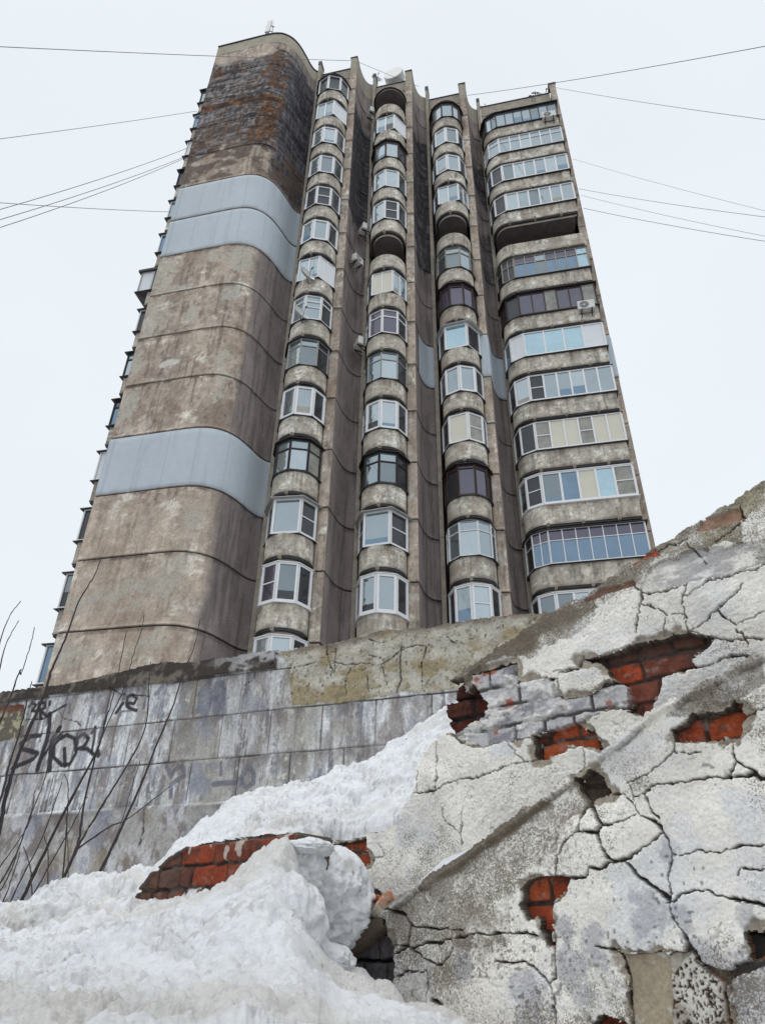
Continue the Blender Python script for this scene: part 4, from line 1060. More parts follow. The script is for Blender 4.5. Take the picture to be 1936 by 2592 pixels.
def cf_core(S, Z):
    c, h, inb, rnd = brickwork(S, Z, zrow, 0.094, 0.285, 332)
    w = washed(S, Z)
    wc = mixc(np.array([0.55, 0.54, 0.54]), np.array([0.165, 0.155, 0.185]), sst(0.38, 0.64, fbm(S * 16, Z * 26, 5, 336, 0.7)) * (0.15 + 0.95 * rnd))
    wc = mixc(wc, np.array([0.42, 0.095, 0.04]), sst(0.70, 0.75, fbm(S * 11, Z * 18, 4, 337)) * 0.9)
    wc = mixc(mixc(np.array([0.10, 0.09, 0.085]), np.array([0.45, 0.43, 0.41]), sst(0.42, 0.58, fbm(S * 9, Z * 9, 4, 341))), wc, inb)
    rem = sst(0.54, 0.60, fbm(S * 7, Z * 13, 5, 342, 0.62))
    wc = mixc(wc, np.array([0.70, 0.68, 0.64]) * (0.6 + 0.8 * fbm(S * 60, Z * 60, 4, 343, 0.7))[..., None], rem * 0.85)
    c = np.where(w[..., None], wc, c)
    spat = sst(0.74, 0.78, fbm(S * 22, Z * 34, 4, 338)) * poly_soft(S, Z, H_low, 339, 0.0)
    c = mixc(c, np.array([0.55, 0.50, 0.47]), spat * 0.8)
    e = poly_soft(S, Z, H_end, 333, 0.01)
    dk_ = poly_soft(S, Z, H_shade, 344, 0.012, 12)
    c = mixc(c, np.array([0.075, 0.055, 0.047]) * (0.5 + fbm(S * 25, Z * 25, 4, 345))[..., None], dk_ * 0.85)  # top course: dark mortar plus painted shade of the plaster lip
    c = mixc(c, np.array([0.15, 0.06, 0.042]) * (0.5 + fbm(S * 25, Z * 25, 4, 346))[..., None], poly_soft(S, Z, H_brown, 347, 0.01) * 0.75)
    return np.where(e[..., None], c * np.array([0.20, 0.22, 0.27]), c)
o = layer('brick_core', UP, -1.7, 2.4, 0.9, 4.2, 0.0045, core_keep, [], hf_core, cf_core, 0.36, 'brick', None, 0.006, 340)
place(o, up_root)

# ---------------- lower stair wall, standing in front
lo_root = empty('stair_flank_wall', (0.5, 3.2, 0.0))
tag(lo_root, 'lower whitewashed stair flank wall with deep black cracks and bricks showing at its foot, beside the snow', 'wall')
tl = LO.tr
L_1 = tl(R4, [(1208, 640), (1250, 622), (1320, 575), (1400, 558), (1470, 538), (1490, 510), (1530, 503), (1558, 580), (1535, 620), (1547, 655), (1520, 682), (1480, 690), (1350, 696), (1220, 706)])
L_2 = tl(R4, [(758, 880), (800, 848), (840, 843), (880, 870), (900, 910), (925, 945), (870, 970), (825, 987), (790, 962), (770, 932)])
L_3 = tl(R8, [(163, 700), (180, 670), (235, 653), (457, 653), (436, 740), (385, 790), (330, 860), (355, 940), (367, 1082), (300, 1040), (265, 970), (245, 893), (200, 910), (158, 860)])
L_4 = tl(R8, [(752, 1105), (830, 1112), (1000, 1105), (1165, 1103), (1200, 1100), (1215, 1140), (1262, 1200), (1300, 1240), (1378, 1290), (1398, 1400), (1430, 1700), (1050, 1720), (830, 1700), (822, 1500), (820, 1400), (810, 1250), (775, 1140)])
L_5 = tl(R8, [(1518, 985), (1600, 968), (1740, 950), (1740, 1100), (1640, 1120), (1560, 1162), (1545, 1080)])
L_6 = tl(R8, [(612, 1550), (648, 1508), (720, 1503), (785, 1535), (812, 1560), (800, 1640), (620, 1640)])
L_7 = tl(R7, [(705, 985), (742, 1080), (772, 1150), (762, 1300), (742, 1400), (690, 1440), (560, 1440), (300, 1380), (240, 1180), (420, 1080), (560, 1000), (640, 960)])
lo_holes = [L_1, L_2, L_3, L_4, L_5, L_6, L_7]
lo_keep = lo_top + [(2.4, 0.2), (-1.75, 0.2), (lo_top[0][0] - 0.02, lo_top[0][1] - 0.12)]
LC = [(R8, [(505, 60), (540, 160), (585, 210), (640, 290), (665, 345), (640, 375), (665, 450), (690, 520), (730, 555), (800, 550), (900, 495), (960, 430), (1025, 368)], 8), (R8, [(1025, 368), (1000, 330), (890, 265), (850, 200), (800, 150), (720, 145)], 7),
      (R8, [(800, 550), (880, 640), (960, 700), (1080, 800), (1085, 900), (1150, 980), (1185, 1060), (1165, 1105)], 8), (R8, [(1095, 805), (1150, 755), (1230, 735), (1330, 745), (1430, 780), (1560, 805), (1700, 830)], 8),
      (R8, [(1080, 800), (1065, 680), (1085, 510), (1060, 420), (1030, 370)], 5), (R8, [(457, 658), (560, 645), (590, 600), (650, 600), (722, 555)], 6), (R8, [(370, 650), (385, 520), (450, 430), (520, 380), (640, 375)], 5), (R8, [(520, 380), (530, 290), (583, 212)], 4),
      (R8, [(668, 345), (780, 320), (870, 270)], 4), (R8, [(850, 165), (920, 130), (960, 95), (1100, 80), (1250, 55), (1400, 40), (1530, 35), (1580, 15), (1700, 90)], 6), (R8, [(1200, 1080), (1260, 1200), (1370, 1275), (1500, 1210), (1600, 1190), (1700, 1060)], 17),
      (R8, [(0, 1000), (100, 995), (180, 990), (262, 1005)], 4), (R8, [(0, 1175), (180, 1165), (270, 1230), (340, 1300), (375, 1420), (370, 1580)], 4), (R8, [(365, 1085), (375, 1270), (345, 1300)], 3), (R8, [(355, 1430), (372, 1470), (365, 1490)], 9),
      (R8, [(1100, 520), (1250, 495), (1380, 500), (1450, 475), (1652, 450)], 3), (R8, [(1380, 1290), (1400, 1400), (1425, 1700)], 8), (R8, [(625, 1080), (755, 1100)], 5), (R8, [(1470, 640), (1500, 600), (1652, 605)], 3), (R8, [(920, 150), (965, 260), (1010, 300)], 3),
      (R7, [(735, 895), (850, 935), (885, 1000), (870, 1100), (858, 1132), (778, 1195)], 8), (R7, [(885, 1000), (1000, 1020), (1200, 1035)], 4), (R7, [(860, 1132), (900, 1145), (960, 1110), (1060, 1105), (1160, 1075), (1300, 1055), (1450, 1055), (1600, 1040)], 6),
      (R7, [(860, 1132), (950, 1210), (1050, 1260), (1110, 1200), (1130, 1140)], 3), (R7, [(770, 1328), (830, 1300), (960, 1295), (965, 1380), (955, 1460)], 6), (R7, [(770, 1130), (860, 1132)], 5), (R7, [(985, 1475), (1060, 1520)], 10),
      (R4, [(1500, 700), (1495, 760), (1520, 800), (1600, 850), (1700, 900)], 4), (R4, [(1520, 800), (1470, 868)], 3), (R4, [(1558, 580), (1652, 545), (1720, 520)], 3), (R4, [(1225, 740), (1150, 820), (1060, 880), (1000, 900)], 3), (R4, [(1225, 705), (1230, 760), (1350, 755)], 2.5), (R8, [(830, 90), (850, 180)], 3)]
LCR = mkcr(LO, LC)
sill_band = tl(FULL, [(830, 1985), (990, 1855), (1270, 1655), (1300, 1640), (1290, 1690), (1200, 1800), (1130, 1930), (1060, 2010), (960, 2050), (880, 2060)])
sill_patch = tl(FULL, [(1430, 1560), (1460, 1510), (1560, 1450), (1640, 1412), (1660, 1480), (1600, 1500), (1500, 1545)])
blue_pts = [(R8, 1050, 520, 0.07), (R8, 930, 880, 0.10), (R8, 480, 1250, 0.12), (R8, 620, 1080, 0.08), (R8, 220, 1400, 0.12), (R8, 1250, 1120, 0.09), (R8, 1580, 1300, 0.12), (R8, 1470, 1400, 0.10), (R8, 1140, 880, 0.06), (R7, 1200, 1250, 0.07), (R8, 430, 960, 0.06), (R8, 1560, 930, 0.05)]
def hf_lo(S, Z):
    h = 0.02 * (fbm(S * 2.6, Z * 3, 3, 351) - 0.5) * 2 + 0.0032 * (fbm(S * 22, Z * 22, 5, 352, 0.65) - 0.5) * 2 + 0.002 * (fbm(S * 110, Z * 110, 2, 353) - 0.5) * 2
    bl_ = below_lo(S, Z) + 0.034 * (fbm(S * 11, Z * 11, 5, 350, 0.65) - 0.5)
    h += 0.024 * (1 - sst(0.020, 0.027, bl_)) * sst(-1.2, -1.0, S)
    for i, (c, x, y) in enumerate([(R8, 800, 430), (R8, 540, 480), (R8, 1300, 950), (R8, 700, 900), (R7, 800, 1040)]):   # plates that have come loose
        q = LO.sz(*px_(c, x, y)); h += (0.014 if i != 3 else 0.008) * sst(0.16, 0.06, np.hypot(S - q[0], Z - q[1]))
    return h - 0.042 * cracks(S, Z, LCR, 354, 0.008)
def cf_lo(S, Z):
    bl = below_lo(S, Z)
    n = fbm(S * 4.5, Z * 4.5, 5, 355, 0.6) - 0.5
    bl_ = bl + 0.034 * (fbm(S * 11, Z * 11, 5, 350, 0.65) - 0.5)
    lip_shade = np.exp(-((bl_ - 0.031) / 0.008) ** 2) * sst(0.32, 0.55, fbm(S * 8, Z * 8, 4, 349))  # shadow line under the lip, painted into the plaster colour
    g = (0.30 + 0.50 * sst(0.05, -0.4, S)) * sst(0.055, 0.0, bl + n * 0.10) + (0.62 + n * 0.6) * poly_soft(S, Z, sill_band, 356, 0.11, 5)
    g = np.maximum(g, (0.5 + n * 0.8) * poly_soft(S, Z, sill_patch, 379, 0.05, 7))
    g = np.maximum(g, 0.40 * sst(-0.30, -0.75, S + n * 0.5) + n * 0.5)
    g = np.maximum(g, (n - 0.03) * 1.7)
    g = np.maximum(g, (0.42 + n * 1.4) * sst(0.15, -0.25, S + n * 0.6) * sst(0.75, 0.35, bl + n * 0.4))
    c = plaster_col(S, Z, 357, g)
    for i, (cr, x, y, r) in enumerate(blue_pts):
        q = LO.sz(*px_(cr, x, y))
        m = sst(0.0, 0.5, 1 - np.hypot((S - q[0]) / (r * 0.75), (Z - q[1]) / r) + (fbm(S * 20, Z * 20, 5, 360 + i, 0.7) - 0.5) * 1.8)
        c = mixc(c, np.array([0.30, 0.31, 0.36]), m * 0.6)
    pits = sst(0.80, 0.84, vn(S * 70, Z * 70, 375)) * sst(0.5, 0.62, fbm(S * 5, Z * 5, 3, 376))
    c = mixc(c, np.array([0.13, 0.12, 0.11]), pits * 0.7)
    c = mixc(c, np.array([0.07, 0.056, 0.044]), lip_shade * 0.7)
    c = mixc(c, np.array([0.05, 0.042, 0.036]), cracks(S, Z, LCR, 354, 0.008) * 0.95)
    return np.concatenate([c, grime_a(S, Z, g, 378)[..., None]], -1)
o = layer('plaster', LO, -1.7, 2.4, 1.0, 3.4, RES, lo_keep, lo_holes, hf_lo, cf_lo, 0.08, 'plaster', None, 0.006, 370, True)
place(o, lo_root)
zr2 = LO.sz(*px_(R4, 1350, 692))[1]
tanp = tl(R8, [(800, 1105), (1190, 1105), (1060, 1240), (1035, 1330), (1000, 1480), (990, 1720), (790, 1720)])
stip = tl(R8, [(1060, 1240), (1190, 1100), (1380, 1290), (1430, 1740), (1080, 1740)])
def hf_lc(S, Z):
    c, h, inb, rnd = brickwork(S, Z, zr2, 0.100, 0.285, 381)
    hh = -0.075 + h
    d7 = poly_soft(S, Z, L_7, 382, 0.0)
    hh = np.where(d7, -0.085 + h * 1.8 + 0.03 * (fbm(S * 12, Z * 12, 4, 383) - 0.5), hh)
    ta = inpoly(S, Z, L_4)
    hh = np.where(ta, -0.034 + 0.004 * (fbm(S * 30, Z * 30, 4, 384) - 0.5), hh)
    st = poly_soft(S, Z, stip, 385, 0.01)
    pit = sst(0.60, 0.70, fbm(S * 150, Z * 120, 2, 386))
    return np.where(st & ta, -0.022 - 0.012 * pit, hh)
def cf_lc(S, Z):
    c, h, inb, rnd = brickwork(S, Z, zr2, 0.100, 0.285, 381)
    d7 = poly_soft(S, Z, L_7, 382, 0.0); d2 = poly_soft(S, Z, L_2, 387, 0.02)
    grey = np.array([0.16, 0.145, 0.15]) * (0.5 + 1.0 * fbm(S * 16, Z * 22, 5, 388, 0.7))[..., None]
    c = np.where(d7[..., None], mixc(np.array([0.03, 0.025, 0.022]), grey, inb), c)
    c = np.where(d2[..., None], np.array([0.10, 0.072, 0.055]) * (0.5 + 1.0 * fbm(S * 20, Z * 20, 4, 389))[..., None], c)
    ta = inpoly(S, Z, L_4)
    tc_ = np.array([0.34, 0.285, 0.205]) * (0.55 + 0.9 * fbm(S * 4, Z * 3, 4, 393))[..., None]
    tc_ = mixc(tc_, np.array([0.60, 0.57, 0.51]), sst(0.60, 0.66, fbm(S * 11, Z * 9, 5, 394, 0.65)) * 0.7)
    tc_ = tc_ * (0.68 + 0.64 * fbm(S * 9, Z * 9, 5, 390, 0.65))[..., None]
    c = np.where(ta[..., None], tc_, c)
    st = poly_soft(S, Z, stip, 385, 0.01)
    pit = sst(0.58, 0.68, fbm(S * 150, Z * 120, 2, 386))
    sc = mixc(mixc(np.array([0.36, 0.32, 0.27]), np.array([0.62, 0.59, 0.53]), sst(0.42, 0.62, fbm(S * 9, Z * 9, 5, 391, 0.65))), np.array([0.11, 0.07, 0.05]), pit)
    c = np.where((st & ta)[..., None], sc, c)
    l5 = inpoly(S, Z, L_5)
    return np.where(l5[..., None], mixc(np.array([0.03, 0.027, 0.024]), np.array([0.40, 0.37, 0.32]), sst(0.55, 0.62, fbm(S * 14, Z * 18, 3, 392))), c)
o = layer('brick_core', LO, -1.7, 1.5, 1.0, 3.4, 0.0037, [(s, z - 0.02) for s, z in lo_top] + [(2.4, 0.2), (-1.75, 0.2), (lo_top[0][0] - 0.02, lo_top[0][1] - 0.14)], [], hf_lc, cf_lc, 0.24, 'brick', None, 0.006, 380)
place(o, lo_root)
# worn mortar lip along the sloping top of the lower wall (its left end, bare under the snow)
def strip3(pl, pts, w0, w1, hh0, hh1, name, mat, root, colr, seed, nseg=60, amp=0.012):
    P = np.array(pts); L = np.concatenate([[0], np.cumsum(np.hypot(*np.diff(P, axis=0).T))]); t = np.linspace(0, L[-1], nseg)
    s, z = np.interp(t, L, P[:, 0]), np.interp(t, L, P[:, 1])
    prof = [(w0, hh1), (w0 * 0.3 + w1 * 0.7, hh1 + 0.006), (w1, hh1 - 0.01), (w1 + 0.006, hh0), (w0, hh0)]
    V = []
    for k, (dz, h) in enumerate(prof):
        j = amp * (fbm(t * 14, t * 0 + k * 3.1, 4, seed) - 0.5) * 2
        V.append(pl.to3(s, z + dz + j, np.full_like(s, h) + amp * (fbm(t * 11, t * 0 + k * 5.7, 4, seed + 1) - 0.5) * 2))
    V = np.stack(V); m, n = V.shape[:2]; i = np.arange(m * n).reshape(m, n); j = np.roll(i, -1, 0)
    Q = np.stack([i[:, :-1], i[:, 1:], j[:, 1:], j[:, :-1]], -1).reshape(-1, 4)
    for e in (0, n - 1): Q = np.concatenate([Q, [[i[0, e], i[1, e], i[2, e], i[3, e]], [i[0, e], i[3, e], i[4, e], i[4, e]]]])
    Q = np.array([q for q in Q if len(set(q)) == 4])
    cc = np.array(colr) * (0.5 + 1.0 * fbm(V[..., 0].ravel() * 25, V[..., 2].ravel() * 25, 4, seed + 2))[:, None]
    o = mesh_np(name, V.reshape(-1, 3), Q, M[mat], None, col=cc)
    return place(o, root) if root else o
strip3(LO, tl(FULL, [(697, 2060), (745, 2035), (790, 2000), (835, 1972)]), -0.055, 0.012, -0.26, 0.02, 'mortar_lip', 'stone', lo_root, (0.17, 0.135, 0.10), 401)

# ---------------- curved brick wall end poking out of the snow
AR = Plane((-0.792, 3.6), PA)
ta_ = AR.tr
ar_root = empty('broken_brick_wall', (-0.79, 3.7, 0.0))
tag(ar_root, 'rounded end of a red brick wall poking out of the snow bank', 'wall')
ar_keep = ta_(FULL, [(255, 2040), (276, 1975), (300, 1930), (332, 1888), (370, 1850), (405, 1830), (440, 1821), (540, 1807), (637, 1796), (641, 1803), (634, 1822), (626, 1900), (600, 1990), (560, 2060), (300, 2110)])
arz = AR.sz(*px_(L6, 1050, 497))[1]
rim_pts = ta_(FULL, [(262, 2020), (276, 1975), (300, 1930), (332, 1888), (370, 1850), (405, 1830)])
pl_spots = ta_(L6, [(1185, 425), (1260, 400), (1500, 345), (990, 425), (1100, 395)])
def hf_ar(S, Z):
    c, h, inb, rnd = brickwork(S, Z, arz, 0.0918, 0.245, 411, 0.006)
    d, _ = pldist(S, Z, rim_pts, 0.06)
    return h * 1.1 + 0.006 * (fbm(S * 14, Z * 14, 4, 412) - 0.5) + 0.014 * sst(0.02, 0.01, d)
def cf_ar(S, Z):
    c, h, inb, rnd = brickwork(S, Z, arz, 0.0918, 0.245, 411, 0.006)
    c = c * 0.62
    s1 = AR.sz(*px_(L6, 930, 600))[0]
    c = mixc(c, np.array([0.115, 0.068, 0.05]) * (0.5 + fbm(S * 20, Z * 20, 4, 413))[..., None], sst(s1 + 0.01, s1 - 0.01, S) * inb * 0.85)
    for i, (a, b) in enumerate(pl_spots):
        r = (0.02, 0.035, 0.022, 0.014, 0.012)[i]
        m = sst(0.0, 0.3, 1 - np.hypot((S - a) / (r * 0.8), (Z - b) / (r * 1.4)) + (fbm(S * 40, Z * 40, 4, 414 + i) - 0.5) * 1.8)
        c = mixc(c, np.array([0.52, 0.47, 0.41]), m * 0.8)
    d, _ = pldist(S, Z, rim_pts, 0.06)
    return mixc(c, np.array([0.09, 0.075, 0.06]), sst(0.02, 0.008, d))
a0 = np.array(ar_keep)
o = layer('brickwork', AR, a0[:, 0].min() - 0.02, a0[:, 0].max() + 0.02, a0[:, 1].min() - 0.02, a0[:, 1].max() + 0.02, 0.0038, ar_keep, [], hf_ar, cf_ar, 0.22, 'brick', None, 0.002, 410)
place(o, ar_root)

# ---------------- tiled retaining wall below the tower
RW = Plane((0.0, 6.3), 68.6)
tr = RW.tr
rw = empty('retaining_wall', (-2.3, 7.3, 0.0))
tag(rw, 'long grey stone-tiled retaining wall with graffiti and a dark coping below the tower', 'wall')
def lv(z): return z + CZ
zc0, zj0, zj1, zj2, zld = lv(2.365), lv(2.365), lv(1.965), lv(1.56), lv(1.145)
ctop = tr(L2, [(0, 270), (500, 205), (950, 95), (1090, 70), (1190, 80), (1650, 15)]) + tr(L3, [(330, 400), (515, 378), (700, 350), (880, 330), (1090, 275), (1200, 240), (1480, 230), (1652, 195)]) + tr(R4, [(330, 120), (560, 100), (700, 92)])
ctop[0] = (-9.0, ctop[0][1])
ctop += [(3.0, ctop[-1][1] + 0.05)]
cl = np.array(ctop)
yel = tr(L3, [(520, 380), (600, 490), (600, 730), (800, 712), (1000, 700), (1300, 655), (1620, 632), (2600, 560), (2600, 50), (1100, 270), (880, 330), (700, 350)])
lostt = tr(L2, [(-300, 370), (0, 345), (150, 330), (160, 420), (140, 560), (-300, 600)])
vj = {0: [tr(L2, [(x, y)])[0][0] for x, y in ((160, 450), (430, 300), (690, 350), (957, 300), (1255, 280), (1552, 250))],
      1: [tr(L2, [(x, y)])[0][0] for x, y in ((60, 680), (300, 650), (470, 640), (820, 590), (1108, 550), (1418, 530))] + [tr(L3, [(x, y)])[0][0] for x, y in ((465, 880), (797, 850), (1145, 800), (1507, 720))],
      2: [tr(L2, [(x, y)])[0][0] for x, y in ((65, 950), (310, 930), (600, 900), (905, 860), (1215, 830), (1527, 800))] + [tr(L3, [(x, y)])[0][0] for x, y in ((592, 1100), (940, 1040), (1300, 980))]}
for r_ in vj:
    v_ = sorted(vj[r_]); st_ = 0.78
    vj[r_] = [v_[0] - st_ * i for i in range(6, 0, -1)] + v_ + [v_[-1] + st_ * i for i in range(1, 5)]
vj[0] = [x for x in vj[0] if x < tr(L3, [(610, 600)])[0][0]]
def tile_grid(S, Z):
    js = S + 0.006 * (fbm(S * 8, Z * 8, 3, 501) - 0.5); jz = Z + 0.012 * (fbm(S * 5, Z * 5, 3, 502) - 0.5)
    w = 0.0022 + 0.0042 * fbm(S * 6, Z * 6, 3, 503)
    G_ = np.zeros_like(S); ident = np.zeros_like(S)
    for zj in (zj0, zj1, zj2): G_ = np.maximum(G_, 1 - sst(w, w * 2.2, np.abs(jz - zj)))
    for r_, (za, zb_) in enumerate(((zj1, zj0), (zj2, zj1), (zld, zj2))):
        m = (jz > za) & (jz < zb_)
        for x in vj[r_]:
            G_ = np.maximum(G_, m * (1 - sst(w * 0.7, w * 1.8, np.abs(js - x))))
            ident = ident + m * (S > x) * (r_ + 1.37)
    return G_, ident
def tile_soft(S, Z):
    """run-off marks hanging below the horizontal joints"""
    m = np.zeros_like(S)
    for zj in (zj0, zj1, zj2): m = np.maximum(m, sst(0.22, 0.0, zj - Z) * (Z < zj))
    return m
YCR = [(tr(L3, p), w * 0.0015) for p, w in (([(830, 340), (840, 430), (870, 500), (860, 540)], 1.6), ([(870, 440), (950, 465), (1060, 455), (1170, 470), (1260, 420), (1310, 370), (1400, 340), (1500, 345)], 1.6), ([(950, 560), (955, 660)], 2), ([(1090, 530), (1105, 660)], 2),
        ([(1320, 300), (1300, 450), (1310, 560), (1280, 650)], 2), ([(1470, 360), (1440, 470), (1450, 640)], 2), ([(890, 360), (880, 520)], 1.3), ([(1190, 480), (1220, 600)], 1.3), ([(600, 490), (770, 450)], 1.4), ([(290, 600), (345, 575), (370, 520)], 2), ([(1600, 280), (1652, 330)], 2), ([(1200, 320), (1170, 330), (1100, 300)], 2),
        ([(510, 380), (512, 450), (480, 470)], 5), ([(1000, 460), (960, 540), (950, 600)], 1.3), ([(1100, 400), (1230, 440)], 1.2))] + [(tr(L2, [(720, 235), (780, 275), (960, 285)]), 0.004), (tr(L2, [(155, 440), (260, 435), (330, 410)]), 0.004), (tr(L2, [(410, 430), (500, 450), (520, 490)]), 0.004), (tr(L2, [(940, 1010), (930, 1160), (900, 1260)]), 0.006), (tr(L2, [(1570, 215), (1620, 190), (1650, 150)]), 0.004)]
# spray paint: (points in crop L2, width, colour 0 black / 1 grey)
GRAF = [([(255, 540), (200, 545), (135, 590), (135, 625), (200, 640), (240, 655), (215, 690), (150, 720), (80, 750)], 18, 0), ([(320, 400), (318, 480), (300, 570), (270, 660), (240, 760)], 21, 0), ([(385, 490), (335, 570), (328, 640), (320, 760)], 22, 0), ([(240, 730), (320, 610), (400, 520)], 12, 0),
        ([(400, 545), (352, 600), (345, 680), (400, 732), (450, 725), (490, 650), (480, 560), (430, 535), (395, 560)], 15, 0), ([(415, 625), (420, 735)], 17, 0), ([(495, 600), (500, 555), (540, 530), (570, 560), (540, 612), (500, 625), (560, 625), (600, 660)], 15, 0),
        ([(590, 525), (613, 485), (606, 560), (590, 650)], 12, 0), ([(628, 645), (634, 665)], 22, 0), ([(188, 352), (208, 328), (230, 345), (206, 382), (238, 382)], 13, 0), ([(250, 330), (262, 425)], 13, 0), ([(250, 335), (290, 328), (292, 362), (258, 375), (298, 415)], 13, 0),
        ([(320, 322), (318, 345)], 12, 0), ([(312, 405), (365, 375), (425, 342)], 10, 0), ([(370, 365), (400, 415)], 7, 1), ([(450, 340), (446, 395)], 10, 1), ([(748, 392), (770, 360), (792, 330)], 13, 0), ([(812, 335), (820, 292), (850, 277), (878, 300), (862, 335), (826, 330), (815, 348), (842, 368), (876, 378)], 13, 0), ([(936, 300), (925, 360)], 12, 1), ([(780, 385), (840, 380)], 9, 1),
        ([(1150, 190), (1060, 210), (1000, 270)], 17, 2), ([(1120, 405), (1140, 345), (1180, 342), (1186, 405)], 17, 2), ([(1340, 205), (1292, 265), (1282, 365), (1318, 395), (1358, 300), (1340, 205)], 24, 1), ([(1320, 250), (1310, 370)], 40, 2), ([(1410, 225), (1415, 390)], 52, 1), ([(1000, 370), (1040, 420)], 24, 2),
        ([(1065, 720), (1100, 805), (1142, 742), (1180, 750), (1186, 800), (1132, 832), (1102, 860), (1098, 935)], 17, 1), ([(1250, 760), (1290, 860)], 60, 2), ([(1250, 850), (1330, 870)], 50, 2), ([(1422, 715), (1420, 790)], 12, 1), ([(1375, 852), (1510, 842)], 18, 1), ([(1590, 745), (1560, 800), (1555, 850), (1590, 872), (1632, 845), (1630, 780), (1600, 742)], 17, 1), ([(1330, 740), (1390, 740)], 20, 2),
        ([(50, 560), (70, 620)], 24, 2), ([(20, 600), (30, 640)], 16, 2), ([(1300, 450), (1340, 520)], 50, 2), ([(1600, 330), (1660, 350)], 60, 2)]
GRAF = [(tr(L2, p), w * 0.3935 * 0.0040 * 0.85, c) for p, w, c in GRAF]
def hf_rw(S, Z):
    G_, ident = tile_grid(S, Z)
    y = poly_soft(S, Z, yel, 511, 0.04, 5)
    top = np.interp(S, cl[:, 0], cl[:, 1])
    cop = (Z > zc0 + 0.01 * np.sin(S * 3)) & ~y & (S < tr(L3, [(520, 440)])[0][0])
    h = 0.004 * (fbm(S * 20, Z * 20, 4, 512) - 0.5) - 0.012 * G_ + 0.006 * (_h((ident * 100).astype(np.int64), np.zeros_like(S).astype(np.int64), 5) - 0.5)
    h = np.where(y, 0.006 + 0.012 * (fbm(S * 7, Z * 7, 5, 513, 0.6) - 0.5), h)
    h = np.where(cop, 0.035 + 0.02 * (fbm(S * 9, Z * 9, 5, 514, 0.6) - 0.5), h)
    h = h + np.where(Z < zld + 0.02, 0.025 + 0.01 * (fbm(S * 8, Z * 8, 4, 515) - 0.5) + 0.03 * np.exp(-((Z - zld) / 0.022) ** 2) * sst(0.35, 0.5, fbm(S * 3, Z * 0, 3, 516)), 0)
    lt = poly_soft(S, Z, lostt, 517, 0.02)
    h = np.where(lt, -0.035 + 0.02 * (fbm(S * 12, Z * 12, 4, 518) - 0.5), h)
    return h - 0.02 * cracks(S, Z, YCR, 519)
